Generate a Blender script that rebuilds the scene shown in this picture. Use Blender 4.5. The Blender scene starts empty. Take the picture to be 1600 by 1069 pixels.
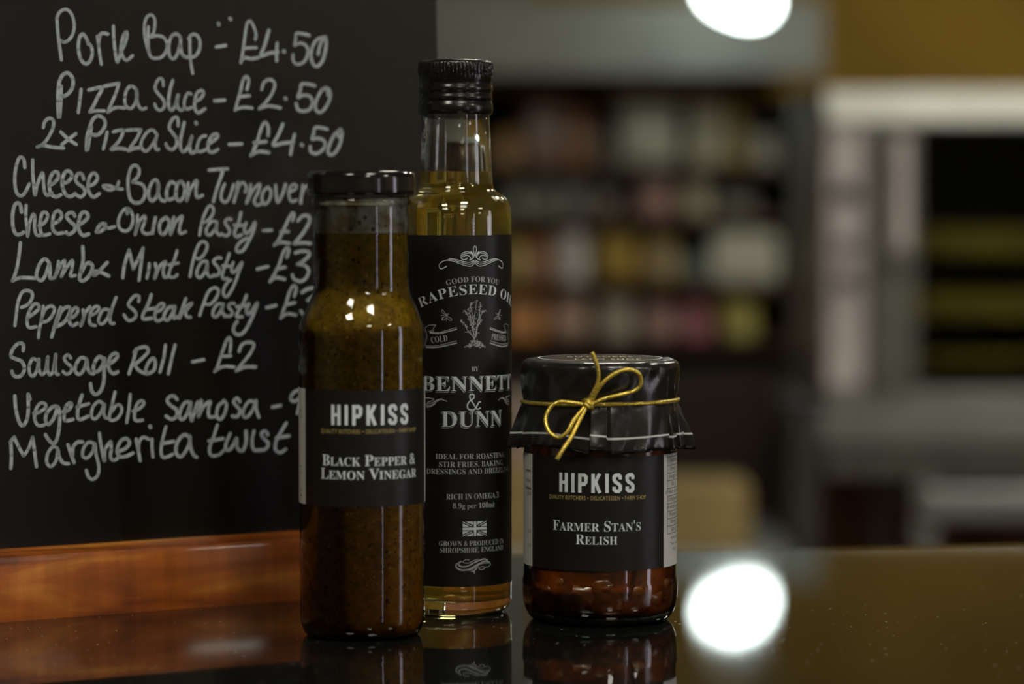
import bpy, bmesh, math, random
from mathutils import Vector, Matrix

# ------------------------------------------------------------------ camera, world, exposure
SC = bpy.context.scene
COL = SC.collection
CT = 1.25                       # height of the counter top above the floor
cam = bpy.data.cameras.new('camera')
cam.sensor_width = 36.0
cam.lens = 108.0
cam.clip_start = 0.02
cam.dof.use_dof = True
cam.dof.focus_distance = 1.368
cam.dof.aperture_fstop = 4.9
cam_ob = bpy.data.objects.new('camera', cam)
cam_ob.location = (0, 0, CT + 0.192)
cam_ob.rotation_euler = (math.radians(90) - math.atan(234.5 / 4800), 0, 0)
COL.objects.link(cam_ob)
SC.camera = cam_ob
w = bpy.data.worlds.new('world'); SC.world = w
w.use_nodes = True
w.node_tree.nodes['Background'].inputs[0].default_value = (0.6, 0.7, 0.8, 1)
w.node_tree.nodes['Background'].inputs[1].default_value = 0.3
SC.view_settings.view_transform = 'Standard'
SC.view_settings.look = 'None'
SC.view_settings.exposure = 0.0
SC.view_settings.gamma = 1.0
SC.view_settings.use_curve_mapping = False
SC.cycles.use_denoising = True
SC.cycles.max_bounces = 16
SC.cycles.transmission_bounces = 14
SC.cycles.transparent_max_bounces = 24
SC.cycles.diffuse_bounces = 3
SC.cycles.glossy_bounces = 5
SC.cycles.sample_clamp_indirect = 8.0
SC.cycles.caustics_reflective = False
PANEL = 36.0                     # brightness of the ceiling light panels
random.seed(7)

# ------------------------------------------------------------------ helpers
def tag(o, label=None, cat=None, group=None, kind=None):
    if label: o['label'] = label
    if cat: o['category'] = cat
    if group: o['group'] = group
    if kind: o['kind'] = kind
    return o

def thing(name, label, cat, loc=(0, 0, 0), rz=0.0, group=None):
    o = bpy.data.objects.new(name, None)
    o.empty_display_size = 0.05
    o.location = loc; o.rotation_euler = (0, 0, rz)
    COL.objects.link(o)
    return tag(o, label, cat, group)

class MB:
    def __init__(s): s.v = []; s.f = []
    def add(s, vs, fs):
        n = len(s.v); s.v += [tuple(v) for v in vs]; s.f += [tuple(i + n for i in f) for f in fs]
    def box(s, x0, x1, y0, y1, z0, z1):
        s.add([(x0,y0,z0),(x1,y0,z0),(x1,y1,z0),(x0,y1,z0),(x0,y0,z1),(x1,y0,z1),(x1,y1,z1),(x0,y1,z1)],
              [(0,3,2,1),(4,5,6,7),(0,1,5,4),(1,2,6,5),(2,3,7,6),(3,0,4,7)])
    def cbox(s, x0, x1, y0, y1, z0, z1, c):
        """box with chamfered upright edges and top/bottom rims"""
        def ring(z, i):
            a, b, e, g = x0 + i, x1 - i, y0 + i, y1 - i
            return [(a + c, e, z), (b - c, e, z), (b, e + c, z), (b, g - c, z), (b - c, g, z), (a + c, g, z), (a, g - c, z), (a, e + c, z)]
        rs = [ring(z0, c * .7), ring(z0 + c, 0), ring(z1 - c, 0), ring(z1, c * .7)]
        n = len(s.v)
        for r in rs: s.v += r
        for k in range(3):
            for i in range(8):
                j = (i + 1) % 8
                s.f.append((n + k*8 + i, n + k*8 + j, n + k*8 + 8 + j, n + k*8 + 8 + i))
        s.f.append(tuple(n + i for i in reversed(range(8))))
        s.f.append(tuple(n + 24 + i for i in range(8)))
    def lathe(s, prof, seg=96, cap0=True, cap1=True, rad=None):
        n = len(s.v)
        for r, z in prof:
            for i in range(seg):
                a = 2 * math.pi * i / seg
                rr = r if rad is None else rad(r, z, a)
                s.v.append((rr * math.sin(a), -rr * math.cos(a), z))
        for k in range(len(prof) - 1):
            for i in range(seg):
                j = (i + 1) % seg
                s.f.append((n + k*seg + i, n + k*seg + j, n + (k+1)*seg + j, n + (k+1)*seg + i))
        if cap0: s.f.append(tuple(n + i for i in reversed(range(seg))))
        if cap1: s.f.append(tuple(n + (len(prof)-1)*seg + i for i in range(seg)))
    def tube(s, pts, r, seg=10, closed=False, caps=True):
        pts = [Vector(p) for p in pts]
        n = len(s.v); m = len(pts)
        up = None
        for i, p in enumerate(pts):
            if closed: t = pts[(i+1) % m] - pts[i-1]
            else: t = pts[min(i+1, m-1)] - pts[max(i-1, 0)]
            t.normalize()
            if up is None:
                up = Vector((0, 0, 1)) if abs(t.z) < .9 else Vector((1, 0, 0))
            a = t.cross(up).normalized(); b = a.cross(t).normalized(); up = b
            rr = r(i / (m - 1)) if callable(r) else r
            for k in range(seg):
                q = 2 * math.pi * k / seg
                s.v.append(tuple(p + a * (rr * math.cos(q)) + b * (rr * math.sin(q))))
        for i in range(m if closed else m - 1):
            i2 = (i + 1) % m
            for k in range(seg):
                k2 = (k + 1) % seg
                s.f.append((n + i*seg + k, n + i*seg + k2, n + i2*seg + k2, n + i2*seg + k))
        if caps and not closed:
            s.f.append(tuple(n + k for k in reversed(range(seg))))
            s.f.append(tuple(n + (m-1)*seg + k for k in range(seg)))
    def build(s, name, mat, parent=None, smooth=35, loc=None):
        me = bpy.data.meshes.new(name)
        me.from_pydata(s.v, [], s.f)
        if smooth:
            me.polygons.foreach_set('use_smooth', [True] * len(me.polygons))
            me.update()
            if smooth < 180: me.set_sharp_from_angle(angle=math.radians(smooth))
        me.update()
        bm = bmesh.new(); bm.from_mesh(me); bmesh.ops.recalc_face_normals(bm, faces=bm.faces); bm.to_mesh(me); bm.free()
        if mat: me.materials.append(mat)
        o = bpy.data.objects.new(name, me); COL.objects.link(o)
        if loc: o.location = loc
        if parent: o.parent = parent
        return o

def spline(pts, step):
    """Catmull-Rom through 2D/3D points"""
    P = [Vector(p) for p in pts]
    if len(P) < 3: return P
    out = []
    for i in range(len(P) - 1):
        p0 = P[max(i-1, 0)]; p1 = P[i]; p2 = P[i+1]; p3 = P[min(i+2, len(P)-1)]
        n = max(2, int((p2 - p1).length / step))
        for k in range(n):
            t = k / n
            out.append(.5 * ((2*p1) + (p2-p0)*t + (2*p0-5*p1+4*p2-p3)*t*t + (3*p1-p0-3*p2+p3)*t**3))
    out.append(P[-1])
    return out

class Flat:
    """flat print in millimetres: polygons in a plane (s to the right, z up)"""
    def __init__(s): s.v = []; s.f = []
    def poly(s, pts):
        n = len(s.v); s.v += [tuple(p[:2]) for p in pts]; s.f.append(tuple(range(n, n + len(pts))))
    def stroke(s, pts, wid, step=.4, round_=True, smooth=True):
        p = spline([q[:2] for q in pts], step) if smooth else [Vector(q[:2]) for q in pts]
        h = wid / 2
        N = []
        for i in range(len(p)):
            t = p[min(i+1, len(p)-1)] - p[max(i-1, 0)]
            if t.length < 1e-9: t = Vector((1, 0))
            t.normalize(); k = 1.0
            if not smooth and 0 < i < len(p) - 1:
                a = (p[i] - p[i-1]).normalized(); k = 1 / max(.5, a.dot(t))
            N.append(Vector((-t.y, t.x)) * h * k)
        n = len(s.v)
        for q, d in zip(p, N): s.v += [tuple(q + d), tuple(q - d)]
        for i in range(len(p) - 1): s.f.append((n+2*i, n+2*i+1, n+2*i+3, n+2*i+2))
        if round_:
            for q in [p[0], p[-1]] + [Vector(q[:2]) for q in pts[1:-1]]:
                s.poly([(q.x + h*math.cos(a*math.pi/5), q.y + h*math.sin(a*math.pi/5)) for a in range(10)])
    def bar(s, a, b, wid): s.stroke([a, b], wid, round_=False, smooth=False)
    def shift(s, dx, dz): s.v = [(x + dx, z + dz) for x, z in s.v]; return s
    def join(s, o, dx=0, dz=0):
        n = len(s.v); s.v += [(x + dx, z + dz) for x, z in o.v]; s.f += [tuple(i + n for i in f) for f in o.f]
    def wrap(s, name, R, phi, mat, parent, lift=.0001, cut=1.2):
        """lay the print on a cylinder of radius R (metres), centred at angle phi"""
        bm = bmesh.new()
        vs = [bm.verts.new((x, 0, z)) for x, z in s.v]
        for f in s.f:
            try: bm.faces.new([vs[i] for i in f])
            except ValueError: pass
        x0 = min(x for x, z in s.v); x1 = max(x for x, z in s.v)
        x = x0 + cut
        while x < x1:
            bmesh.ops.bisect_plane(bm, geom=bm.verts[:] + bm.edges[:] + bm.faces[:], plane_co=(x, 0, 0), plane_no=(1, 0, 0))
            x += cut
        Rr = R + lift
        for v in bm.verts:
            a = v.co.x / 1000 / R + phi
            v.co = Vector((Rr * math.sin(a), -Rr * math.cos(a), v.co.z / 1000))
        me = bpy.data.meshes.new(name); bm.to_mesh(me); bm.free()
        me.materials.append(mat)
        o = bpy.data.objects.new(name, me); COL.objects.link(o); o.parent = parent
        return o
    def lay(s, name, fn, mat, parent):
        me = bpy.data.meshes.new(name)
        me.from_pydata([fn(x / 1000, z / 1000) for x, z in s.v], [], s.f); me.update()
        me.materials.append(mat)
        o = bpy.data.objects.new(name, me); COL.objects.link(o); o.parent = parent
        return o

def pts(t): return [tuple(float(v) for v in q.split(',')) for q in t.split()]

# --- lettering: glyph outlines from the built-in font
_g = {}
def serif(ch):
    if 'A' <= ch <= 'Z': return chr(0x1D400 + ord(ch) - 65)
    if 'a' <= ch <= 'z': return chr(0x1D41A + ord(ch) - 97)
    if '0' <= ch <= '9': return chr(0x1D7CE + ord(ch) - 48)
    return ch
def _mesh(body, thin):
    c = bpy.data.curves.new('t', 'FONT'); c.body = body; c.size = 1; c.offset = thin; c.resolution_u = 3
    o = bpy.data.objects.new('t', c); COL.objects.link(o)
    dg = bpy.context.evaluated_depsgraph_get(); dg.update()
    me = o.evaluated_get(dg).to_mesh()
    v = [(p.co.x, p.co.y) for p in me.vertices]; f = [tuple(p.vertices) for p in me.polygons]
    o.evaluated_get(dg).to_mesh_clear()
    bpy.data.objects.remove(o); bpy.data.curves.remove(c)
    return v, f
def glyph(ch, face, thin):
    k = (ch, face, thin)
    if k not in _g:
        e = serif if face == 'serif' else (lambda x: x)
        H = e('H')
        if ('HH', face) not in _g:
            v, f = _mesh(H + H, 0); wHH = max(p[0] for p in v) - min(p[0] for p in v)
            v1, f1 = _mesh(H, 0); cap = max(p[1] for p in v1)
            _g[('HH', face)] = (wHH, cap)
        wHH, cap = _g[('HH', face)]
        v, f = _mesh(H + e(ch) + H, 0)
        adv = (max(p[0] for p in v) - min(p[0] for p in v)) - wHH
        if ch == ' ': _g[k] = ([], [], adv / cap)
        else:
            v, f = _mesh(e(ch), thin)
            _g[k] = ([(x / cap, y / cap) for x, y in v], f, adv / cap)
    return _g[k]
def text(body, cap, width=None, face='serif', thin=0.0, small=None, arc=0.0, track=0.0, align=0):
    """lettering with cap height (mm), fitted to a width; small = size of lower case set as small capitals"""
    items = []; x = 0
    for ch in body:
        sc = cap
        c2 = ch
        if small and ch.islower(): c2 = ch.upper(); sc = cap * small
        v, f, adv = glyph(c2, face, thin)
        items.append((x, v, f, sc, adv * sc)); x += adv * sc + track * cap
    W = x - track * cap
    kx = (width / W) if width else 1.0
    out = Flat()
    for px, v, f, sc, aw in items:
        if not v: continue
        cx = (px + aw / 2 - W / 2) * kx
        ang = math.atan(-2 * arc * cx); ca, sa = math.cos(ang), math.sin(ang)
        n = len(out.v)
        for gx, gy in v:
            lx = (gx * sc - aw / 2) * kx; ly = gy * sc
            out.v.append((cx + lx * ca - ly * sa, -arc * cx * cx + lx * sa + ly * ca))
        out.f += [tuple(i + n for i in q) for q in f]
    if align: out.shift(align * (W * kx) / 2, 0)
    return out
def hipkiss(h, width):
    """narrow block capitals H I P K I S S"""
    F = Flat(); x = 0; u = 1.55
    def S(x):
        F.stroke([(x+a, b) for a, b in ((3.62,6.0),(3.62,7.3),(3.05,7.93),(1.35,7.93),(.78,7.3),(.78,5.7),(1.25,5.0),(3.15,3.75),(3.62,3.1),(3.62,1.4),(3.05,.78),(1.35,.78),(.78,1.4),(.78,2.75))], u, round_=False, smooth=False)
    for ch, wd in zip('HIPKISS', (4.4, 1.55, 4.4, 4.6, 1.55, 4.4, 4.4)):
        if ch == 'H':
            F.bar((x+.78, 0), (x+.78, 8.7), u); F.bar((x+3.62, 0), (x+3.62, 8.7), u); F.bar((x+.78, 4.4), (x+3.62, 4.4), 1.35)
        elif ch == 'I': F.bar((x+.78, 0), (x+.78, 8.7), u)
        elif ch == 'P':
            F.bar((x+.78, 0), (x+.78, 8.7), u)
            F.stroke([(x+.78, 7.95), (x+3.0, 7.95), (x+3.62, 7.3), (x+3.62, 4.6), (x+3.0, 3.95), (x+.78, 3.95)], 1.5, round_=False, smooth=False)
        elif ch == 'K':
            F.bar((x+.78, 0), (x+.78, 8.7), u); F.bar((x+1.1, 3.5), (x+3.75, 8.7), 1.5); F.bar((x+1.9, 4.9), (x+3.85, 0), 1.55)
        elif ch == 'S': S(x)
        x += wd + 1.75
    W = x - 1.75
    F.v = [((a - W/2) * width / W, b * h / 8.7) for a, b in F.v]
    return F

# ------------------------------------------------------------------ materials
def pm(name, base, rough=.5, metal=0., spec=.5, coat=0., coat_rough=.05, trans=0., ior=1.5, emit=None, estr=0., sheen=0.):
    m = bpy.data.materials.new(name); m.use_nodes = True
    b = m.node_tree.nodes['Principled BSDF']
    b.inputs['Base Color'].default_value = (*base, 1)
    b.inputs['Roughness'].default_value = rough
    b.inputs['Metallic'].default_value = metal
    b.inputs['Specular IOR Level'].default_value = spec
    b.inputs['Coat Weight'].default_value = coat
    b.inputs['Coat Roughness'].default_value = coat_rough
    b.inputs['Transmission Weight'].default_value = trans
    b.inputs['IOR'].default_value = ior
    if emit:
        b.inputs['Emission Color'].default_value = (*emit, 1); b.inputs['Emission Strength'].default_value = estr
    return m
def nodes(m): return m.node_tree.nodes, m.node_tree.links, m.node_tree.nodes['Principled BSDF']
def noise_on(m, c1, c2, scale=(1, 1, 1), nscale=5., detail=5., rough=.55, lo=.35, hi=.65, bump=0., dist=.0005, coord='Object', distortion=0.):
    N, L, b = nodes(m)
    tc = N.new('ShaderNodeTexCoord'); mp = N.new('ShaderNodeMapping'); mp.inputs['Scale'].default_value = scale
    nz = N.new('ShaderNodeTexNoise'); nz.inputs['Scale'].default_value = nscale; nz.inputs['Detail'].default_value = detail
    nz.inputs['Roughness'].default_value = rough; nz.inputs['Distortion'].default_value = distortion
    cr = N.new('ShaderNodeValToRGB')
    cr.color_ramp.elements[0].position = lo; cr.color_ramp.elements[0].color = (*c1, 1)
    cr.color_ramp.elements[1].position = hi; cr.color_ramp.elements[1].color = (*c2, 1)
    L.new(tc.outputs[coord], mp.inputs[0]); L.new(mp.outputs[0], nz.inputs['Vector'])
    L.new(nz.outputs[0], cr.inputs[0]); L.new(cr.outputs[0], b.inputs['Base Color'])
    if bump:
        bp = N.new('ShaderNodeBump'); bp.inputs['Strength'].default_value = bump; bp.inputs['Distance'].default_value = dist
        L.new(nz.outputs[0], bp.inputs['Height']); L.new(bp.outputs[0], b.inputs['Normal'])
    return m
def specks_on(m, col, scale, thresh, keep=.5, soft=.02):
    """scatter small spots of another colour over a material"""
    N, L, b = nodes(m)
    tc = N.new('ShaderNodeTexCoord'); vo = N.new('ShaderNodeTexVoronoi'); vo.inputs['Scale'].default_value = scale
    L.new(tc.outputs['Object'], vo.inputs['Vector'])
    sp = N.new('ShaderNodeSeparateColor'); L.new(vo.outputs['Color'], sp.inputs[0])
    gt = N.new('ShaderNodeMath'); gt.operation = 'GREATER_THAN'; gt.inputs[1].default_value = keep; L.new(sp.outputs[0], gt.inputs[0])
    sz = N.new('ShaderNodeMath'); sz.operation = 'MULTIPLY'; sz.inputs[1].default_value = thresh; L.new(sp.outputs[1], sz.inputs[0])
    lt = N.new('ShaderNodeMapRange'); lt.inputs['From Min'].default_value = soft; lt.inputs['From Max'].default_value = 0
    df = N.new('ShaderNodeMath'); df.operation = 'SUBTRACT'; L.new(vo.outputs['Distance'], df.inputs[0]); L.new(sz.outputs[0], df.inputs[1])
    L.new(df.outputs[0], lt.inputs['Value'])
    mu = N.new('ShaderNodeMath'); mu.operation = 'MULTIPLY'; L.new(gt.outputs[0], mu.inputs[0]); L.new(lt.outputs[0], mu.inputs[1])
    mx = N.new('ShaderNodeMix'); mx.data_type = 'RGBA'
    src = b.inputs['Base Color'].links[0].from_socket if b.inputs['Base Color'].links else None
    if src: L.new(src, mx.inputs['A'])
    else: mx.inputs['A'].default_value = b.inputs['Base Color'].default_value
    mx.inputs['B'].default_value = (*col, 1)
    L.new(mu.outputs[0], mx.inputs['Factor']); L.new(mx.outputs['Result'], b.inputs['Base Color'])
    return mu.outputs[0]
def thin_glass(name, tint=(.95, .97, .95)):
    """clear bottle wall: lets light through unbent and mirrors by angle"""
    m = bpy.data.materials.new(name); m.use_nodes = True
    N, L = m.node_tree.nodes, m.node_tree.links; N.clear()
    o = N.new('ShaderNodeOutputMaterial'); t = N.new('ShaderNodeBsdfTransparent'); g = N.new('ShaderNodeBsdfGlossy')
    f = N.new('ShaderNodeFresnel'); x = N.new('ShaderNodeMixShader')
    t.inputs[0].default_value = (*tint, 1); g.inputs['Roughness'].default_value = .0; f.inputs[0].default_value = 1.52
    L.new(f.outputs[0], x.inputs[0]); L.new(t.outputs[0], x.inputs[1]); L.new(g.outputs[0], x.inputs[2]); L.new(x.outputs[0], o.inputs[0])
    return m

M = {}
M['glass'] = pm('clear_glass', (.93, .96, .92), 0, trans=1, ior=1.5)
M['base_glass'] = noise_on(pm('green_tinted_glass', (.50, .62, .38), .05, trans=.15, ior=1.5), (.22, .28, .14), (.75, .88, .58), nscale=130, lo=.42, hi=.62)
M['amber_base'] = noise_on(pm('amber_tinted_glass', (.5, .3, .1), .05, trans=.35, ior=1.5), (.22, .10, .02), (.62, .45, .12), nscale=130, lo=.42, hi=.62)
M['thin'] = thin_glass('thin_clear_glass')
M['label'] = noise_on(pm('black_label', (.011, .0105, .009), .42, spec=.35), (.0066, .006, .0045), (.009, .0083, .0065), nscale=300)
M['paper'] = noise_on(pm('white_label_paper', (.6, .6, .57), .6), (.55, .56, .53), (.62, .62, .59), nscale=180)
M['print'] = noise_on(pm('silver_white_print', (.55, .6, .6), .5), (.60, .66, .69), (.68, .74, .77), nscale=500)
M['print_dim'] = noise_on(pm('pale_print', (.36, .37, .34), .5), (.39, .41, .41), (.46, .48, .48), nscale=500)
M['gold_print'] = noise_on(pm('gold_print', (.34, .26, .09), .45), (.40, .30, .10), (.50, .38, .14), nscale=500)
M['ink'] = noise_on(pm('black_ink', (.015, .015, .015), .6), (.012, .012, .012), (.03, .03, .03), nscale=400)
M['chalk'] = noise_on(pm('chalk_pen', (.5, .55, .57), .85, spec=.2), (.33, .37, .40), (.46, .51, .55), nscale=420, lo=.3, hi=.6)
M['board'] = noise_on(pm('blackboard', (.01, .0095, .008), .24, spec=.5), (.0036, .0032, .0024), (.0062, .0056, .0043), nscale=900, detail=2, bump=.25, dist=.0001)
specks_on(M['board'], (.16, .16, .14), 160, .06, keep=.93)
M['edge'] = noise_on(pm('board_edge', (.03, .027, .022), .6), (.02, .018, .015), (.04, .035, .03), nscale=200)

wood = pm('figured_red_wood', (.3, .1, .03), .42, spec=.4, coat=.3, coat_rough=.16)
N, L, b = nodes(wood)
tc = N.new('ShaderNodeTexCoord')
mp = N.new('ShaderNodeMapping'); mp.inputs['Scale'].default_value = (5, 30, 34); L.new(tc.outputs['Object'], mp.inputs[0])
n1 = N.new('ShaderNodeTexNoise'); n1.inputs['Scale'].default_value = 1.6; n1.inputs['Detail'].default_value = 6; n1.inputs['Distortion'].default_value = .7; L.new(mp.outputs[0], n1.inputs['Vector'])
mp2 = N.new('ShaderNodeMapping'); mp2.inputs['Scale'].default_value = (170, 20, 22); L.new(tc.outputs['Object'], mp2.inputs[0])
n2 = N.new('ShaderNodeTexNoise'); n2.inputs['Scale'].default_value = 1.0; n2.inputs['Detail'].default_value = 3; L.new(mp2.outputs[0], n2.inputs['Vector'])
cr = N.new('ShaderNodeValToRGB')
for e, (p, c) in zip([cr.color_ramp.elements[0], cr.color_ramp.elements[1]], [(.30, (.12, .020, .002)), (.70, (.72, .30, .045))]): e.position = p; e.color = (*c, 1)
e = cr.color_ramp.elements.new(.5); e.color = (.38, .10, .011, 1)
L.new(n1.outputs[0], cr.inputs[0])
mx = N.new('ShaderNodeMix'); mx.data_type = 'RGBA'; mx.blend_type = 'MULTIPLY'; mx.inputs['Factor'].default_value = .4
cr2 = N.new('ShaderNodeValToRGB'); cr2.color_ramp.elements[0].position = .3; cr2.color_ramp.elements[0].color = (.45, .4, .36, 1); cr2.color_ramp.elements[1].position = .7; cr2.color_ramp.elements[1].color = (1.25, 1.2, 1.15, 1)
L.new(n2.outputs[0], cr2.inputs[0]); L.new(cr.outputs[0], mx.inputs['A']); L.new(cr2.outputs[0], mx.inputs['B']); L.new(mx.outputs['Result'], b.inputs['Base Color'])
M['wood'] = wood

M['counter'] = noise_on(pm('dark_counter_glass', (.006, .0065, .006), .035, spec=.5, ior=1.52), (.005, .0055, .005), (.009, .009, .0075), nscale=6)
_sp = specks_on(M['counter'], (.5, .48, .42), 400, .2, keep=.91)
N, L, b = nodes(M['counter'])
_r = N.new('ShaderNodeMapRange'); _r.inputs['To Min'].default_value = .035; _r.inputs['To Max'].default_value = .6
L.new(_sp, _r.inputs['Value']); L.new(_r.outputs[0], b.inputs['Roughness'])
M['steel'] = noise_on(pm('brushed_steel', (.42, .43, .42), .38, metal=.85), (.36, .37, .36), (.48, .49, .47), scale=(1, 60, 60), nscale=4)
M['cap_black'] = noise_on(pm('black_lacquered_cap', (.008, .007, .007), .14, spec=.4, coat=.25), (.006, .0055, .0055), (.011, .01, .01), nscale=90)
M['cap_matt'] = noise_on(pm('black_screw_cap', (.008, .007, .006), .22, spec=.5), (.006, .0055, .0045), (.009, .008, .0065), nscale=120)

oil = bpy.data.materials.new('golden_oil'); oil.use_nodes = True
N, L = oil.node_tree.nodes, oil.node_tree.links; N.clear()
o_ = N.new('ShaderNodeOutputMaterial'); g_ = N.new('ShaderNodeBsdfGlass'); g_.inputs['IOR'].default_value = 1.47; g_.inputs['Roughness'].default_value = 0
a_ = N.new('ShaderNodeVolumeAbsorption'); a_.inputs['Color'].default_value = (.99, .90, .02, 1); a_.inputs['Density'].default_value = 30
t_ = N.new('ShaderNodeBsdfDiffuse'); t_.inputs[0].default_value = (.85, .56, .02, 1)
x_ = N.new('ShaderNodeMixShader'); x_.inputs[0].default_value = .16
L.new(g_.outputs[0], x_.inputs[1]); L.new(t_.outputs[0], x_.inputs[2]); L.new(x_.outputs[0], o_.inputs['Surface']); L.new(a_.outputs[0], o_.inputs['Volume'])
M['oil'] = oil

vin = pm('cloudy_herb_vinegar', (.12, .07, .015), .5, spec=.06)
vin.node_tree.nodes['Principled BSDF'].inputs['Subsurface Weight'].default_value = .7
vin.node_tree.nodes['Principled BSDF'].inputs['Subsurface Radius'].default_value = (1.0, .6, .2)
vin.node_tree.nodes['Principled BSDF'].inputs['Subsurface Scale'].default_value = .02
N, L, b = nodes(vin)
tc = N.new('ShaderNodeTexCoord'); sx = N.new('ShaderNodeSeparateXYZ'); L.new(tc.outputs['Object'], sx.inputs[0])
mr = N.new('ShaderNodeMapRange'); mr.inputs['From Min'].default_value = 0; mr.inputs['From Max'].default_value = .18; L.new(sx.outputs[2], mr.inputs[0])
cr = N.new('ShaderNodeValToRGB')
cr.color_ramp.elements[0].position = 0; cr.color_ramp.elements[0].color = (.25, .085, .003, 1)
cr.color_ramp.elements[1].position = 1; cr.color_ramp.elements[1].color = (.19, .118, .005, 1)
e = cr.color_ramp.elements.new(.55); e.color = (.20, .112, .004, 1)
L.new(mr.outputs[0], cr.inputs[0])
nz = N.new('ShaderNodeTexNoise'); nz.inputs['Scale'].default_value = 260; nz.inputs['Detail'].default_value = 4; nz.inputs['Roughness'].default_value = .7
L.new(tc.outputs['Object'], nz.inputs['Vector'])
cr2 = N.new('ShaderNodeValToRGB'); cr2.color_ramp.elements[0].position = .33; cr2.color_ramp.elements[0].color = (.55, .52, .5, 1); cr2.color_ramp.elements[1].position = .72; cr2.color_ramp.elements[1].color = (1.5, 1.5, 1.5, 1)
L.new(nz.outputs[0], cr2.inputs[0])
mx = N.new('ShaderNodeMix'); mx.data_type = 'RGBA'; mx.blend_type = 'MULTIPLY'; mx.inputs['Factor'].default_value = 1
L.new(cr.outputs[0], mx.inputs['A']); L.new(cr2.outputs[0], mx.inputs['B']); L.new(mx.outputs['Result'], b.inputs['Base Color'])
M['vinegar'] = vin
specks_on(vin, (.012, .007, .003), 700, .38, keep=.55)
specks_on(vin, (.012, .006, .002), 420, .36, keep=.84)
specks_on(vin, (.50, .34, .08), 620, .30, keep=.84)

res = bpy.data.materials.new('herb_film'); res.use_nodes = True
N, L = res.node_tree.nodes, res.node_tree.links
b = N['Principled BSDF']; b.inputs['Base Color'].default_value = (.16, .155, .12, 1); b.inputs['Roughness'].default_value = .5
noise_on(res, (.22, .17, .08), (.46, .46, .38), nscale=110, lo=.38, hi=.55)
specks_on(res, (.05, .018, .004), 330, .5, keep=.72)
tr_ = N.new('ShaderNodeBsdfTransparent'); mxs = N.new('ShaderNodeMixShader')
nz = N.new('ShaderNodeTexNoise'); nz.inputs['Scale'].default_value = 150; nz.inputs['Detail'].default_value = 4
tc = N.new('ShaderNodeTexCoord'); L.new(tc.outputs['Object'], nz.inputs['Vector'])
mr = N.new('ShaderNodeMapRange'); mr.inputs['From Min'].default_value = .35; mr.inputs['From Max'].default_value = .65; mr.inputs['To Min'].default_value = .45; mr.inputs['To Max'].default_value = .95
L.new(nz.outputs[0], mr.inputs[0]); L.new(mr.outputs[0], mxs.inputs[0]); L.new(tr_.outputs[0], mxs.inputs[1]); L.new(b.outputs[0], mxs.inputs[2]); L.new(mxs.outputs[0], N['Material Output'].inputs[0])
M['film'] = res

M['relish'] = noise_on(pm('dark_red_relish', (.06, .012, .003), .22, spec=.5, coat=.3), (.05, .008, .001), (.40, .085, .010), nscale=70, detail=4, rough=.6, lo=.36, hi=.68, bump=.3, dist=.001, distortion=.8)
M['piece'] = noise_on(pm('soft_relish_piece', (.3, .1, .02), .3, coat=.3), (.24, .05, .006), (.42, .125, .016), nscale=120)
M['cover'] = noise_on(pm('black_waxed_paper', (.012, .011, .009), .24, spec=.55), (.009, .0085, .007), (.015, .014, .011), nscale=140, bump=.25, dist=.0008)
M['line'] = noise_on(pm('white_printed_line', (.55, .57, .56), .5), (.50, .52, .51), (.6, .62, .61), nscale=300)
M['cord'] = noise_on(pm('gold_cord', (.62, .44, .06), .28, metal=.75, spec=.6), (.42, .28, .02), (.95, .74, .16), scale=(1, 1, 1.6), nscale=1300, detail=2, bump=.7, dist=.0003)

def plain(name, c, rough=.6, metal=0., var=.15, ns=12, **k):
    return noise_on(pm(name, c, rough, metal, **k), tuple(x * (1 - var) for x in c), tuple(x * (1 + var) for x in c), nscale=ns)
M['mustard'] = plain('mustard_wall_paint', (.56, .34, .03), .7, ns=3)
M['greywall'] = plain('pale_grey_wall_paint', (.34, .265, .165), .8, ns=3)
M['added_dado'] = plain('added_dark_panelling', (.035, .022, .013), .5, ns=6)  # for the unseen dado added as a dark field in the board's reflection
M['ceil'] = plain('ceiling_paint', (.36, .33, .27), .9, ns=3)
M['floor'] = plain('brown_floor_tile', (.10, .075, .055), .4, ns=4)
M['darkwood'] = plain('dark_brown_cabinet', (.026, .013, .007), .5, ns=5)
M['redwood'] = plain('red_brown_cabinet', (.16, .05, .010), .5, ns=5)
M['shelfback'] = plain('black_shelf_back', (.012, .010, .008), .7)
M['shelf'] = plain('brown_shelf_board', (.07, .035, .016), .5)
M['hood'] = noise_on(pm('grey_hood_metal', (.30, .31, .30), .45, metal=.3), (.17, .17, .15), (.23, .23, .20), nscale=2)
M['white_enamel'] = plain('white_enamel', (.78, .80, .74), .3, ns=4, coat=.3)
M['grey_enamel'] = plain('grey_enamel', (.22, .225, .205), .35, ns=6)
M['dark_enamel'] = plain('dark_grey_enamel', (.13, .13, .11), .35, ns=6)
M['pale_panel'] = plain('pale_lilac_panel', (.62, .56, .56), .4, ns=8)
M['ovenglass'] = pm('oven_door_glass', (.55, .55, .5), .02, trans=1, ior=1.1)
M['ovendark'] = plain('oven_cavity', (.06, .057, .042), .5)
M['tray'] = plain('brass_coloured_tray', (.40, .34, .05), .4, metal=.2)
M['black_plastic'] = plain('black_plastic', (.02, .02, .02), .35)
M['card'] = plain('tan_cardboard', (.34, .25, .095), .7)
M['opal'] = pm('opal_lamp_glass', (.9, .95, .9), .4, emit=(.86, 1.0, .94), estr=14.0)
M['panel'] = pm('light_panel_diffuser', (.9, .9, .9), .5, emit=(1.0, .95, .80), estr=PANEL)
M['sky_pane'] = pm('daylight_pane', (.7, .7, .8), .3, emit=(.92, .88, 1.0), estr=5.0)
M['frame_white'] = plain('white_metal_frame', (.6, .6, .58), .4)

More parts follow.
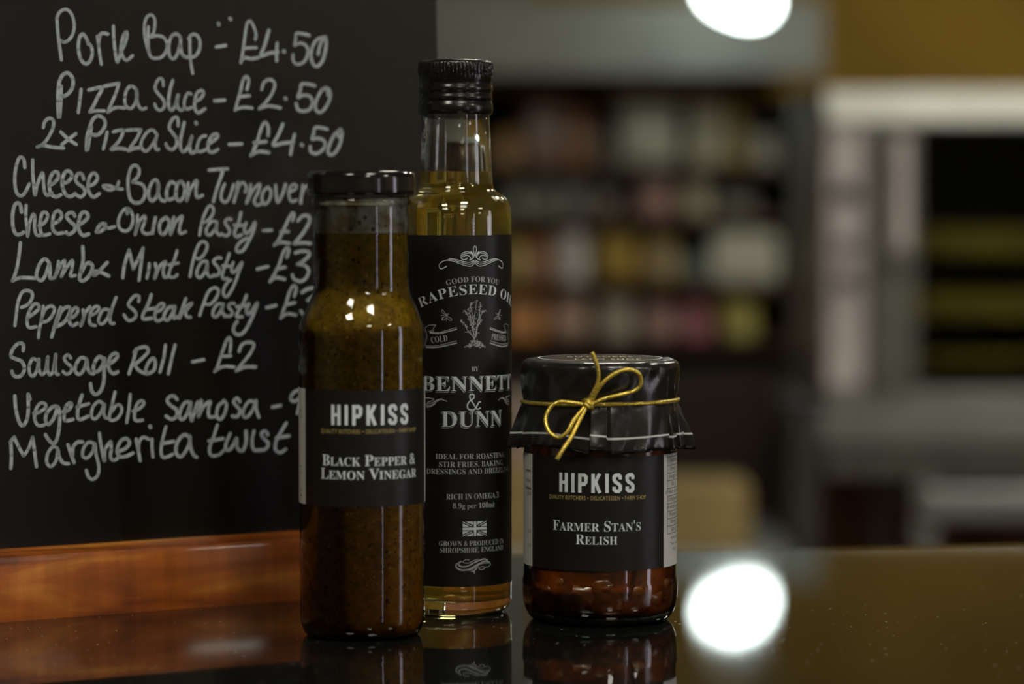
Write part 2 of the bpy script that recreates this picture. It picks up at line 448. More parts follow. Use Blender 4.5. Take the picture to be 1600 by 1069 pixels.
# ------------------------------------------------------------------ the room
def struct(name, mb, mat, parent=None, smooth=0):
    o = mb.build(name, mat, parent, smooth)
    if not parent: o['kind'] = 'structure'
    return o
X0, X1, Y0, Y1, ZC = -2.6, 3.0, -2.6, 6.62, 2.75
m = MB(); m.box(X0 - .1, X1 + .1, Y0 - .1, Y1 + .1, -.1, 0); struct('floor', m, M['floor'])
m = MB(); m.box(X0 - .1, X1 + .1, Y0 - .1, Y1 + .1, ZC, ZC + .1); struct('ceiling', m, M['ceil'])
m = MB(); m.box(X0 - .1, X1 + .1, Y1, Y1 + .1, 0, ZC); struct('wall_back', m, M['mustard'])
m = MB(); m.box(X0 - .1, X0, Y0, Y1, 0, ZC); struct('wall_left', m, M['greywall'])
m = MB(); m.box(X0 - .1, X1 + .1, Y0 - .1, Y0, 0, ZC); struct('wall_front', m, M['greywall'])
# right wall with two tall narrow windows
wins = [(-2.45, -2.1), (.5, .9)]
WZ0, WZ1 = .55, 2.35
m = MB()
ys = [Y0] + [v for p in wins for v in p] + [Y1]
for i in range(0, len(ys), 2): m.box(X1, X1 + .1, ys[i], ys[i+1], 0, ZC)
for a, c in wins: m.box(X1, X1 + .1, a, c, 0, WZ0); m.box(X1, X1 + .1, a, c, WZ1, ZC)
struct('wall_right', m, M['greywall'])
for i, (a, c) in enumerate(wins):
    m = MB(); f = .03
    m.box(X1 - .01, X1 + .06, a, a + f, WZ0, WZ1); m.box(X1 - .01, X1 + .06, c - f, c, WZ0, WZ1)
    m.box(X1 - .01, X1 + .06, a + f, c - f, WZ0, WZ0 + f); m.box(X1 - .01, X1 + .06, a + f, c - f, WZ1 - f, WZ1)
    wo = struct('window_%d' % (i + 1), m, M['frame_white'])
    m = MB(); m.box(X1 + .03, X1 + .04, a + f, c - f, WZ0 + f, WZ1 - f); m.build('pane', M['sky_pane'], wo, 0)
m = MB()
for a, c in [(Y0, wins[0][0]), (wins[0][1], wins[1][0]), (wins[1][1], Y1)]: m.box(X1 - .02, X1, a, c, 0, 1.5)
struct('added_trim_1', m, M['added_dado'])  # dado added out of view so the lower menu board mirrors something dark
m = MB(); m.box(X0, X1, Y0, Y0 + .02, 0, 1.5); struct('added_trim_2', m, M['added_dado'])

def ceiling_light(x, y, sx, sy, label):
    t = thing('ceiling_light', label, 'ceiling light', (x, y, ZC), 0, 'ceiling light panels')
    m = MB(); f = .03
    m.box(-sx/2, sx/2, -sy/2, -sy/2 + f, -.05, 0); m.box(-sx/2, sx/2, sy/2 - f, sy/2, -.05, 0)
    m.box(-sx/2, -sx/2 + f, -sy/2 + f, sy/2 - f, -.05, 0); m.box(sx/2 - f, sx/2, -sy/2 + f, sy/2 - f, -.05, 0)
    m.build('frame', M['frame_white'], t, 0)
    m = MB(); m.box(-sx/2 + f, sx/2 - f, -sy/2 + f, sy/2 - f, -.04, -.02); m.build('diffuser', M['panel'], t, 0)
ceiling_light(.45, .35, .42, .42, 'square white ceiling light panel in front of the counter')
ceiling_light(.75, -1.3, .42, .42, 'square white ceiling light panel nearest the entrance wall')
ceiling_light(2.35, -.1, .42, .42, 'added unseen square white ceiling light panel washing the wall near the tall windows')  # added out of view to wash the right wall that the board mirrors
ceiling_light(-.7, 0.0, .42, .42, 'square white ceiling light panel on the left side of the shop')
ceiling_light(.15, 2.9, .42, .42, 'added unseen square white ceiling light panel above the staff side of the counter')  # unseen panel put in to throw light under the hood onto the shelves
ceiling_light(1.25, 2.9, .42, .42, 'added unseen square white ceiling light panel between the counter and the oven')  # extra panel out of view, added to brighten the shelves and oven front
ceiling_light(1.5, 4.4, .42, .42, 'square white ceiling light panel nearest the mustard wall')

# ------------------------------------------------------------------ the counter
CA = math.atan2(1.6703 - 1.6344, .2796 - .0889)
t = thing('display_counter', 'dark glass topped shop counter carrying the bottles and the jar', 'counter', (.0889, 1.6344, 0), CA)
m = MB(); m.cbox(-1.15, 1.25, -.80, 0, CT - .012, CT, .0015); m.build('glass_top', M['counter'], t, 30)
m = MB(); m.box(-1.15, 1.25, -.006, .004, CT - .045, CT - .0125); m.box(-1.15, 1.25, -.804, -.794, CT - .045, CT - .0125); m.build('edge_trim', M['steel'], t, 0)
m = MB(); m.cbox(-1.13, 1.23, -.78, -.02, .10, CT - .0125, .01); m.build('body', M['darkwood'], t, 30)
m = MB(); m.box(-1.10, 1.20, -.74, -.06, 0, .10); m.build('plinth', M['black_plastic'], t, 0)

# handwriting on the board and line drawings on the oil label, as pen strokes in millimetres on those surfaces
CHALK = [
 ['43.0,243.4 43.4,236.2 44.1,230.1 44.8,224.2',
  '43.0,243.2 44.4,246.0 47.5,247.5 50.2,245.4 51.5,240.6 50.5,235.9 48.0,233.0 45.8,232.4 44.7,233.2',
  '58.2,231.7 57.4,234.3 55.5,236.4 53.8,234.2 53.3,229.3 54.4,224.7 56.8,222.6 59.1,224.3 60.2,227.9 59.5,231.0 58.2,232.2',
  '62.8,235.5 63.4,230.6 63.9,226.4 64.5,222.6',
  '63.4,231.6 63.8,235.2 65.2,237.0 68.0,236.7',
  '70.9,240.3 71.0,234.4 71.5,228.7 72.5,223.8 74.0,227.7 74.9,232.9 76.1,236.8 77.5,237.9 77.5,235.6 76.3,231.9 74.7,228.7 75.6,225.9 77.5,224.8 80.2,226.9',
  '88.4,240.5 88.2,234.8 88.4,229.1 89.7,226.4 92.0,225.9 94.8,226.6 97.2,229.3 97.8,232.9 96.2,235.8 92.8,236.6 89.6,235.9 90.8,237.5 91.7,240.6 91.7,244.3 89.9,246.2 87.6,244.7 86.5,241.0 86.6,235.8 88.4,228.8',
  '104.3,232.6 103.3,228.9 101.5,226.2 99.8,226.2 98.6,228.8 98.7,232.4 99.8,235.9 101.5,237.5 103.2,237.5 104.6,235.7 104.7,231.5 105.3,228.4 106.7,227.0 109.3,226.8 112.2,227.6 114.3,230.7 114.5,234.9 112.7,237.4 110.4,237.4 108.9,235.6',
  '109.5,236.4 109.4,230.1 109.8,224.3 110.6,219.3',
  '124.4,243.0 124.5,242.6',
  '130.4,245.6 130.7,245.3',
  '123.0,232.0 127.9,232.9',
  '143.5,236.2 143.9,238.9 142.3,243.1 140.8,244.8 139.3,243.5 138.0,237.1 137.0,231.2 135.7,224.9',
  '137.8,231.8 144.0,232.2',
  '135.7,225.7 137.8,227.3 141.3,226.8 145.1,227.5',
  '150.7,240.6 148.5,233.7 146.3,228.5 150.8,229.7 155.2,230.3',
  '155.0,234.6 154.6,230.6 154.5,226.1',
  '158.4,230.8 158.7,230.6',
  '172.1,238.8 168.2,239.5 165.2,239.4 164.9,236.7 164.2,233.8 166.9,234.9 170.2,233.9 171.3,231.0 170.1,227.2 167.3,225.0 164.6,224.9 163.2,227.0 163.3,229.2',
  '176.8,229.8 177.4,232.7 178.7,236.0 180.7,237.9 176.6,237.0 173.8,233.2 172.9,228.9 173.9,225.1 176.0,223.9 178.8,226.3 180.5,230.7 181.3,235.5 180.9,238.2'],
 ['42.9,198.0 42.7,205.4 43.1,211.6 44.2,215.7 46.3,218.0 48.7,217.9 50.3,215.3 50.0,211.7 48.0,208.9 45.5,207.5 44.6,208.0',
  '44.5,212.1 44.1,205.4 43.4,198.0',
  '54.2,210.8 53.5,205.6 52.6,200.2',
  '58.0,210.6 61.3,211.4 64.7,211.7 62.3,207.3 60.0,203.1 58.3,200.5',
  '58.3,200.5 61.7,201.1 65.6,201.1',
  '65.8,212.5 69.7,213.3 73.1,213.9',
  '73.1,213.9 71.3,209.0 68.7,203.7 67.2,200.4',
  '67.2,200.4 70.0,202.3 72.9,202.8 75.7,202.5',
  '81.8,211.2 79.3,212.9 77.0,211.1 75.9,207.5 76.2,203.9 78.5,202.3 80.8,204.4 82.0,208.1 81.9,211.2 81.9,207.1 82.7,203.9 84.4,202.1 86.4,202.7',
  '95.4,213.3 95.2,216.0 93.5,216.5 91.7,214.0 91.4,211.4 93.9,208.3 95.8,205.7 95.5,203.1 93.7,201.7 91.8,202.5 90.9,204.6',
  '100.3,215.7 98.9,211.5 98.0,206.3 98.2,203.1 99.6,201.8 101.4,204.2 102.9,209.0 102.2,205.3 102.8,202.9 104.5,201.9 105.9,203.0',
  '109.5,209.6 107.9,210.0 106.4,207.4 105.9,204.3 107.1,202.5 109.7,203.3',
  '111.4,206.2 114.1,207.3 116.1,210.0 115.0,211.4 112.7,210.2 111.4,206.5 111.4,202.8 113.1,200.8 116.6,202.8',
  '121.6,206.6 126.8,207.0',
  '138.6,212.2 139.6,216.4 138.4,218.4 136.6,216.4 135.1,211.1 133.5,206.3 132.2,202.3',
  '135.0,208.7 139.7,209.3',
  '132.3,202.8 136.7,203.7 141.1,203.4',
  '146.3,212.3 147.5,215.5 150.2,217.1 152.8,216.2 153.1,213.5 150.9,209.2 147.9,205.9 144.8,203.2',
  '144.8,203.2 149.6,204.6 156.1,203.7',
  '158.7,208.3 159.0,208.1',
  '174.6,214.7 170.7,215.4 167.4,215.1 166.8,212.1 165.5,208.9 168.5,210.0 171.8,209.5 173.2,206.8 172.0,203.6 168.6,202.3 165.4,203.0 164.5,205.9',
  '181.7,210.2 181.2,212.9 178.8,212.9 176.0,209.0 174.7,204.7 175.8,202.2 178.3,202.3 181.4,205.9 182.9,209.7 182.4,212.9 180.4,213.7'],
 ['35.3,193.1 36.2,195.9 38.4,197.4 40.3,196.2 40.0,192.9 37.7,188.7 35.2,185.6 32.1,184.1',
  '32.1,184.1 34.9,184.9 39.8,184.1 45.0,183.8',
  '43.8,191.1 47.5,187.8 51.3,185.5',
  '51.2,190.4 47.5,187.8 44.2,185.4',
  '56.3,183.0 56.6,187.9 57.9,193.0 59.9,197.2 62.2,198.7 64.9,197.8 65.9,195.2 64.5,192.1 62.0,190.0 59.5,190.0',
  '56.8,183.2 58.1,189.4 59.0,193.6',
  '66.7,191.3 65.8,187.4 64.6,183.5',
  '69.8,191.4 72.6,192.2 75.2,192.2',
  '75.2,192.2 73.1,188.0 70.8,185.4 68.5,183.3',
  '68.5,183.3 72.4,183.9 75.8,183.4',
  '76.6,192.2 79.9,192.5 83.6,192.5',
  '83.6,192.5 81.5,188.6 79.2,185.5 77.2,182.8',
  '77.2,182.8 80.3,183.9 83.7,184.2',
  '91.8,190.3 89.6,192.5 86.7,191.3 84.1,187.6 83.7,184.5 85.9,182.5 88.8,185.0 91.2,188.7 91.9,190.3 90.8,186.6 91.1,183.5 92.5,183.5',
  '102.6,194.6 102.5,198.0 101.1,198.7 99.0,196.6 98.1,193.5 100.0,190.9 101.7,188.3 101.4,185.1 99.0,183.4 96.8,184.6 96.2,186.1',
  '105.8,196.2 104.5,191.4 103.6,187.2 103.8,183.6 105.5,182.5 107.8,185.2 109.5,189.6 108.4,185.2 108.9,182.0 111.2,182.6 112.3,183.3',
  '111.7,196.1 111.9,195.8',
  '116.6,190.0 114.3,189.3 112.5,186.2 112.1,183.1 114.1,182.6 116.7,183.6',
  '117.7,186.2 120.6,187.6 123.1,190.0 122.1,191.0 119.8,190.0 117.9,186.3 117.9,183.1 120.2,182.3 122.8,183.7',
  '128.7,186.1 135.4,186.4',
  '149.3,190.5 149.4,194.5 148.0,196.8 146.2,195.0 144.6,190.8 143.1,186.5 140.9,182.2 140.0,180.9',
  '141.9,187.0 148.1,187.6',
  '140.3,181.2 144.4,182.8 149.5,182.3',
  '157.2,196.0 154.7,190.9 151.9,186.0 157.0,186.9 162.6,187.4',
  '163.3,191.2 162.0,186.6 161.0,181.5',
  '167.0,186.2 167.3,186.0',
  '180.8,193.8 176.9,194.6 174.2,194.3 173.5,191.6 172.6,188.9 175.6,189.4 178.9,188.4 179.4,185.7 177.2,183.0 174.2,182.0 171.8,183.0 171.6,185.4',
  '187.1,190.1 186.6,192.2 187.9,193.4 184.7,191.1 182.2,186.8 181.0,183.0 182.7,181.4 185.4,183.0 187.9,187.4 188.9,192.3 187.9,193.9'],
 ['25.9,174.8 25.5,178.4 23.6,179.4 21.9,175.8 21.0,170.7 21.1,165.6 22.1,162.6 24.0,161.8 26.0,163.6 27.9,167.2',
  '29.8,178.2 29.7,172.8 30.1,166.7 30.6,162.3 31.7,166.7 34.3,172.3 34.8,168.7 35.2,164.1 36.5,162.1 38.8,163.1',
  '37.7,166.7 40.0,167.7 42.2,170.3 41.7,172.7 39.8,172.5 38.1,169.8 37.6,166.2 38.5,162.6 40.9,161.3 43.1,162.3',
  '44.1,167.7 46.6,168.2 48.8,170.8 47.8,173.0 45.6,172.8 44.1,169.3 44.3,165.1 45.9,162.1 48.1,161.5 50.3,162.8',
  '54.6,169.5 53.8,171.8 51.9,172.0 50.5,169.3 52.0,167.2 54.5,165.4 55.0,163.1 53.0,161.3 50.8,162.3',
  '57.0,166.4 59.5,167.2 61.5,169.8 60.5,172.0 58.8,172.0 57.1,169.3 56.7,165.1 58.0,162.0 59.7,161.3 62.2,162.8',
  '72.0,168.3 70.9,165.9 67.8,164.5 65.1,165.2 64.2,166.4 67.0,166.5 70.9,165.2 73.7,164.9',
  '78.9,168.2 81.7,170.9 82.4,174.0 80.7,176.0 78.7,175.3 77.5,173.0 76.6,168.8 76.8,163.6 77.8,160.0 80.3,158.5 83.5,159.4 85.2,163.1 84.2,166.7 80.8,168.0 78.9,168.2',
  '91.8,166.7 91.3,169.0 89.3,168.8 87.3,165.2 86.9,161.5 88.6,159.4 90.9,161.5 92.1,165.2 92.0,167.5 91.8,163.6 92.8,160.2 95.1,159.4',
  '100.1,167.7 98.1,168.2 96.4,165.2 96.0,161.5 97.4,159.9 100.3,161.0',
  '103.5,168.5 101.7,167.3 100.8,163.6 101.0,160.5 102.7,159.4 104.7,161.5 105.4,165.2 104.3,168.1 103.3,168.5',
  '107.2,167.8 106.8,163.6 106.2,159.4 108.0,164.1 110.8,168.6 111.8,168.6 111.1,164.7 111.6,161.0 114.4,162.0',
  '118.0,173.9 122.6,174.2 127.6,174.5',
  '125.5,174.2 123.7,169.4 121.5,164.1 120.0,159.1',
  '126.0,167.3 124.4,163.6 124.1,160.2 126.1,158.7 128.4,161.0 130.7,167.2',
  '133.0,168.1 132.0,163.6 130.7,158.8',
  '131.7,162.0 133.5,166.3 135.6,168.0 137.3,166.0 136.7,163.6',
  '139.7,167.1 138.7,162.5 137.2,158.3 140.5,164.1 144.4,167.4 143.5,163.6 141.3,159.3 142.7,157.3 145.1,158.0',
  '148.2,165.7 146.1,163.6 145.4,159.9 146.9,157.7 149.3,159.9 150.2,163.6 148.8,165.9',
  '152.7,166.8 152.9,162.5 153.7,158.8 156.1,162.0 158.0,167.1',
  '159.8,163.6 162.8,164.7 164.0,166.4 162.2,167.2 160.1,165.2 159.7,161.5 161.1,159.0 163.6,159.8',
  '167.3,166.8 166.6,162.5 165.9,158.2',
  '166.6,162.0 167.9,165.2 170.0,166.7'],
 ['23.9,154.4 23.4,157.5 22.1,158.7 20.4,157.0 19.5,152.4 19.7,147.3 20.9,144.5 22.8,144.2 24.7,145.2',
  '26.2,157.5 25.9,152.4 26.4,147.2 26.6,143.4 27.5,148.8 29.5,153.5 30.3,151.8 30.0,147.2 31.0,143.9 33.4,143.9',
  '32.2,148.2 34.6,149.2 36.6,152.3 35.6,154.3 33.9,153.9 33.0,150.8 32.7,146.7 34.0,143.9 37.3,144.4',
  '39.0,149.0 41.8,150.2 43.5,152.8 41.9,155.0 39.9,153.8 39.0,150.3 38.9,146.7 40.8,144.6 43.8,144.8',
  '49.8,152.5 49.0,154.0 47.1,154.0 45.7,152.3 47.5,150.0 49.7,148.1 49.4,145.6 46.6,144.1 45.5,145.1',
  '51.9,148.6 54.4,149.9 56.4,152.2 55.4,154.2 53.4,154.0 52.0,151.2 51.6,146.6 53.5,143.6 56.5,144.2',
  '60.4,145.2 62.1,145.2 64.7,147.0 65.0,148.7 62.7,148.7 60.9,146.5 61.0,145.1',
  '64.4,148.1 66.0,146.8 69.4,147.5',
  '76.0,153.5 76.3,155.7 77.7,154.8 78.8,151.6 77.8,147.5 75.3,145.4 72.2,146.5 71.4,150.1 73.2,154.2 75.8,156.0 77.7,155.0',
  '81.1,152.7 80.7,148.0 79.7,143.8 81.8,149.5 84.7,152.5 84.7,150.0 83.2,145.9 85.1,144.1 88.2,144.5',
  '90.1,151.6 89.2,147.9 88.5,144.3',
  '95.2,151.6 92.6,149.5 92.0,145.8 93.6,143.7 95.9,145.8 97.2,149.4 95.5,151.7',
  '99.5,151.8 98.2,147.9 97.7,143.7 100.3,149.4 103.8,152.2 102.5,147.8 102.4,144.2 105.3,144.9',
  '112.5,143.3 113.4,147.8 115.3,153.1 117.4,156.7 119.1,157.0 120.0,154.6 118.4,151.5 115.8,149.4 114.6,149.8',
  '121.6,149.3 119.3,149.8 116.6,147.2 116.0,144.1 118.0,143.3 120.6,146.2 121.7,148.8 121.2,145.6 122.6,143.2 124.1,143.8',
  '128.9,150.6 127.4,151.0 125.7,149.3 127.1,147.2 128.2,145.1 127.0,143.0 124.9,143.2',
  '134.2,153.8 133.0,149.3 130.8,145.0 131.3,142.4 134.3,143.2',
  '130.6,147.9 135.6,147.7',
  '136.8,149.0 135.8,146.1 136.6,143.9 139.0,145.5 141.5,149.2 140.5,145.0 137.7,139.7 134.7,135.7 131.8,135.5 131.7,137.6 134.2,140.2 137.2,141.7',
  '145.8,145.2 150.2,145.4',
  '161.3,149.9 162.3,152.6 161.4,153.6 159.3,150.7 156.2,144.9 153.4,140.1 151.3,138.2',
  '155.0,144.6 159.1,144.6',
  '151.6,138.5 154.9,139.5 159.6,139.0',
  '164.3,149.9 167.1,152.2 170.1,151.9 170.3,149.1 167.5,144.8 164.7,141.6 162.0,138.9',
  '162.0,138.9 166.2,139.2 170.7,138.9'],
 ['23.0,140.4 22.1,134.0 20.8,127.9 18.8,123.1',
  '18.8,123.1 22.7,124.5 29.7,124.2',
  '37.0,130.8 34.8,133.0 32.3,130.8 30.6,126.7 30.8,124.2 33.0,123.1 35.2,126.2 36.8,130.5 37.2,127.7 37.1,124.1 39.3,124.3',
  '41.4,131.7 40.7,128.1 39.6,124.6 42.4,130.2 44.4,132.1 43.8,128.1 42.6,124.8 45.1,128.6 48.2,132.1 47.9,128.1 47.0,125.0 49.5,125.2',
  '53.4,138.3 53.5,132.6 52.3,127.5 51.6,123.4 53.8,122.8 56.7,125.4 58.1,129.0 56.8,130.9 54.6,130.0 52.5,126.4',
  '65.4,130.9 62.3,127.9 59.5,125.4 58.3,125.3 58.5,126.8 61.2,126.8 66.1,124.7',
  '73.1,123.8 74.1,129.8 76.5,136.5',
  '76.5,136.5 77.5,132.4 78.4,127.8',
  '78.4,127.8 80.9,132.3 83.6,137.5',
  '83.6,137.5 82.6,131.3 81.2,122.4',
  '86.5,130.2 86.2,127.0 85.2,123.4',
  '89.6,130.1 90.1,127.0 89.1,123.3 91.6,128.5 94.8,131.0 93.6,127.5 94.0,123.8 96.6,124.3',
  '100.8,136.0 99.0,131.1 96.9,126.9 96.6,124.0 99.1,123.7 100.6,124.8',
  '96.4,129.5 101.3,130.3',
  '107.2,123.9 108.5,129.9 110.6,136.2 113.0,139.9 115.0,140.0 116.4,138.3 114.9,134.6 112.0,132.0 110.8,132.5',
  '116.0,130.8 113.7,130.8 111.3,127.8 110.6,124.6 112.6,123.3 115.3,126.7 116.2,129.8 115.9,126.7 117.0,123.7 119.3,124.0',
  '123.3,132.4 121.5,132.6 119.4,130.8 121.1,128.7 122.6,126.6 121.6,124.3 119.3,124.3',
  '127.7,134.5 126.1,130.2 124.3,126.0 123.9,122.8 126.5,122.5',
  '124.3,128.7 128.7,128.4',
  '129.6,130.2 128.7,127.0 129.5,125.4 131.6,127.0 134.3,130.1 132.4,125.4 129.7,119.1 126.4,114.3 124.6,114.6 124.4,117.5 126.8,121.2 128.3,122.0',
  '142.2,126.9 147.8,128.1',
  '158.0,132.5 159.2,135.7 158.1,137.0 155.9,134.2 153.7,128.8 151.0,124.1 148.8,120.9',
  '152.2,126.7 157.0,127.7',
  '149.1,121.4 152.1,122.7 156.6,121.9',
  '162.5,134.4 166.1,135.3 169.7,134.8 169.7,133.0 166.0,130.0 163.6,129.0',
  '163.6,129.0 167.2,128.4 169.5,126.0 168.2,122.5 165.2,120.8 161.6,121.8 160.8,123.9'],
 ['19.5,102.8 20.4,108.3 21.3,113.4 23.1,117.5 25.2,118.6 27.9,117.9 28.2,115.4 26.2,112.3 22.9,110.9',
  '25.8,106.2 28.3,107.7 31.3,110.2 31.1,112.1 28.9,112.2 26.7,109.2 25.5,105.2 26.2,101.8 29.8,102.0',
  '33.5,111.2 32.6,105.5 31.4,101.0 30.8,96.9',
  '32.3,105.0 34.3,109.6 37.1,111.3 39.0,110.0 37.8,107.0 35.3,104.5 32.5,104.0',
  '42.0,110.5 40.2,105.9 38.5,100.8 37.3,97.0',
  '39.6,102.8 42.0,108.4 44.7,110.6 46.7,109.9 45.2,105.8 42.9,103.3 39.9,101.8',
  '47.4,105.7 49.6,107.2 50.5,109.6 48.9,110.3 46.9,107.8 46.0,104.7 47.3,102.1 50.1,103.1',
  '53.0,109.2 53.2,105.6 51.7,102.0 54.1,107.7 56.4,110.6',
  '56.3,106.6 59.1,107.6 61.1,109.8 59.7,110.8 57.4,109.2 56.0,105.6 56.5,102.5 58.9,101.9',
  '66.1,109.0 63.0,109.1 61.0,106.0 60.6,103.4 62.6,102.6 65.2,105.4 66.6,109.0',
  '69.5,114.6 67.5,110.0 66.3,105.9 66.5,102.8 68.2,102.7',
  '80.8,112.6 81.1,114.9 79.1,115.4 76.5,113.0 75.6,110.9 78.1,108.8 79.5,106.6 78.0,104.4 75.2,104.0 73.3,106.5',
  '87.3,115.6 85.5,111.2 83.2,107.1 82.8,104.5 87.1,104.7',
  '83.8,108.6 88.9,109.3',
  '89.4,107.5 92.0,108.5 93.8,110.8 92.0,111.5 89.7,109.1 88.8,105.4 89.9,103.3 93.0,104.3',
  '98.5,109.7 96.0,109.5 93.9,106.9 93.6,104.5 95.6,103.7 97.9,106.8 99.1,109.9 98.5,106.8 98.7,104.4 100.5,105.2',
  '104.9,113.5 103.1,109.3 101.3,104.4 104.0,108.8 107.8,111.2 104.8,107.7 105.0,105.1 107.0,104.8',
  '111.7,105.5 113.8,110.7 116.5,116.5 119.8,118.4 121.8,116.9 120.2,113.2 117.3,110.6 115.0,110.7',
  '123.4,110.5 121.3,110.7 119.0,108.0 118.6,105.3 120.6,104.8 123.0,107.9 124.0,110.5 123.3,107.4 124.7,104.9',
  '129.8,110.7 128.0,110.9 126.6,109.4 128.3,107.5 128.8,105.9 126.7,104.7 125.3,105.2',
  '136.3,114.5 134.2,110.3 131.8,107.2 130.8,104.5 133.8,104.5',
  '131.2,109.1 135.9,109.8',
  '137.4,110.3 135.9,107.1 137.0,105.5 139.4,107.6 141.8,110.7 140.0,106.0 136.9,100.2 133.9,96.5 130.9,96.0 129.2,97.7 129.6,100.3 131.1,102.2',
  '146.8,108.5 151.6,109.5',
  '161.5,113.6 162.7,117.3 161.3,118.8 159.1,115.8 156.9,109.9 155.0,105.7 154.1,103.3',
  '157.2,109.6 161.7,110.6',
  '154.4,103.8 157.7,105.3 162.2,104.7',
  '165.7,115.4 169.0,117.1 172.9,117.2 173.2,114.5 168.6,111.6',
  '168.6,111.6 172.2,110.2 173.3,106.9 170.9,104.8 166.7,104.6 164.9,106.5'],
 ['23.3,91.2 23.4,93.9 21.5,94.7 18.7,92.6 17.3,89.0 19.2,87.7 22.4,86.3 23.7,83.2 22.5,80.2 20.1,79.3 18.2,80.3 17.7,81.9',
  '30.0,86.4 27.8,87.4 26.1,84.2 26.3,80.6 27.9,79.4 29.9,82.5 30.8,87.1 30.7,83.0 32.0,79.9 34.0,81.9 35.2,88.0 34.8,82.9 35.8,79.8 37.8,81.8 39.1,89.0 38.7,84.3 39.1,80.2 40.2,79.9',
  '46.4,87.2 45.1,88.7 43.1,87.3 44.5,84.9 46.6,83.1 46.3,80.8 44.1,79.8 42.5,81.1',
  '54.2,86.5 51.4,87.2 48.9,84.0 48.5,81.0 50.7,79.6 53.2,82.4 54.4,86.0 54.6,82.8 55.7,80.2 57.6,79.7',
  '62.5,86.2 60.3,87.5 58.0,84.3 57.7,81.2 59.6,80.6 62.2,83.7 63.1,86.5 62.8,81.1 62.6,76.4 61.1,71.8 58.5,70.1 56.6,71.4 55.9,75.0',
  '63.8,83.6 66.9,84.6 69.8,87.3 68.7,88.8 66.4,87.7 65.0,84.1 65.5,81.0 67.4,79.4 69.6,80.1',
  '79.1,90.5 77.6,85.3 75.2,79.1',
  '78.0,89.0 80.6,90.9 84.0,91.3 85.1,89.3 82.2,86.2 78.1,83.2',
  '78.1,83.2 80.3,80.5 84.3,78.9 87.7,80.3 88.6,83.4 87.8,86.0 85.8,84.8 83.7,81.0 84.8,78.8',
  '93.9,91.9 92.9,85.9 90.8,79.4',
  '98.8,91.8 96.9,85.3 95.1,78.5',
  '107.5,83.7 113.5,84.6',
  '127.0,87.7 127.6,92.4 126.8,94.7 125.0,92.5 122.6,86.7 120.1,80.4 118.9,78.9',
  '122.6,85.9 127.5,86.0',
  '119.2,79.4 123.6,81.1 129.1,80.7',
  '131.9,88.1 133.5,91.2 136.7,92.3 139.6,91.3 138.4,87.9 134.8,83.7 130.0,78.8',
  '130.0,78.8 134.7,80.5 140.3,80.4'],
 ['18.8,70.6 19.2,64.2 20.7,58.6 22.5,57.0 24.5,59.9 25.2,65.0 25.3,71.2 26.1,68.9',
  '27.8,62.4 30.6,62.8 33.9,65.2 32.6,67.0 30.4,66.4 28.4,62.9 28.3,59.3 29.9,56.7 32.6,56.8',
  '39.4,65.1 37.2,65.1 34.1,62.2 33.5,58.6 34.8,57.0 37.6,60.0 39.6,64.8 40.4,60.9 40.0,55.2 38.8,50.1 37.1,48.2 34.9,49.8 33.3,52.4',
  '42.1,62.6 44.8,63.3 46.5,65.8 45.4,66.5 43.5,64.9 42.6,61.3 43.1,58.5 46.9,58.9',
  '51.6,70.0 50.1,65.7 49.2,61.1 50.2,58.7 54.4,60.1',
  '49.0,64.5 54.8,65.8',
  '62.3,65.3 59.9,66.8 57.0,64.4 56.1,60.3 57.7,58.7 60.6,61.2 62.6,65.3 62.2,61.6 63.0,59.0 64.7,59.0',
  '68.0,70.8 66.5,65.1 65.0,58.4 68.6,58.3 71.2,61.8 70.7,64.4 68.7,64.7 66.4,62.0',
  '75.6,69.5 74.9,63.3 73.6,56.5',
  '76.8,61.6 80.0,62.6 82.6,65.1 81.4,66.3 79.2,65.2 77.7,61.1 77.9,57.4 81.5,57.3',
  '99.3,66.3 97.9,67.9 95.6,67.8 94.2,65.7 96.4,63.3 98.9,61.4 98.9,58.5 96.3,57.1 93.5,58.7',
  '106.2,64.5 103.6,64.8 101.2,61.8 100.3,58.2 102.0,56.8 104.7,60.1 106.4,64.7 105.8,60.6 106.6,56.1',
  '106.6,56.1 108.4,61.0 109.9,64.7',
  '108.7,60.0 111.7,65.4 111.1,60.9 110.2,57.9 112.8,62.5 116.3,64.7 115.4,61.3 115.6,57.6 118.5,57.5',
  '122.7,64.2 120.3,62.2 119.6,58.0 121.3,56.1 123.7,58.9 124.7,63.1 123.3,64.9',
  '131.7,64.2 130.3,66.0 128.5,64.3 130.2,61.8 131.9,59.7 130.4,57.3 127.8,57.4',
  '139.6,63.6 136.7,64.2 134.0,61.2 133.3,57.5 135.1,56.6 138.4,60.0 140.2,64.4 140.2,60.4 141.6,56.4',
  '148.7,60.9 153.2,61.6',
  '165.0,68.1 162.9,68.6 159.9,67.2 158.5,64.9 159.8,63.3 162.8,64.4 165.0,68.1 164.0,63.9 162.1,57.5'],
 ['16.2,37.8 16.6,43.4 16.4,49.8',
  '16.2,49.8 18.1,51.9',
  '18.1,51.9 20.2,47.3 22.5,43.2',
  '22.5,43.2 24.7,46.1 27.0,51.4',
  '27.0,51.4 27.7,45.5 28.6,38.0',
  '38.9,46.0 36.8,46.8 34.2,43.7 33.6,39.6 35.7,37.7 38.3,40.4 39.2,45.2 39.7,42.4 41.5,39.2 44.3,38.6',
  '44.2,47.3 45.5,43.2 47.0,39.0',
  '46.3,42.1 46.7,46.2 48.9,48.3 51.4,48.3',
  '57.2,47.3 54.4,48.1 51.9,45.5 51.3,41.9 53.5,40.8 56.3,43.7 57.5,47.2 57.9,42.6 59.2,36.9 58.6,32.7 56.3,30.9 54.1,31.9 53.0,35.1',
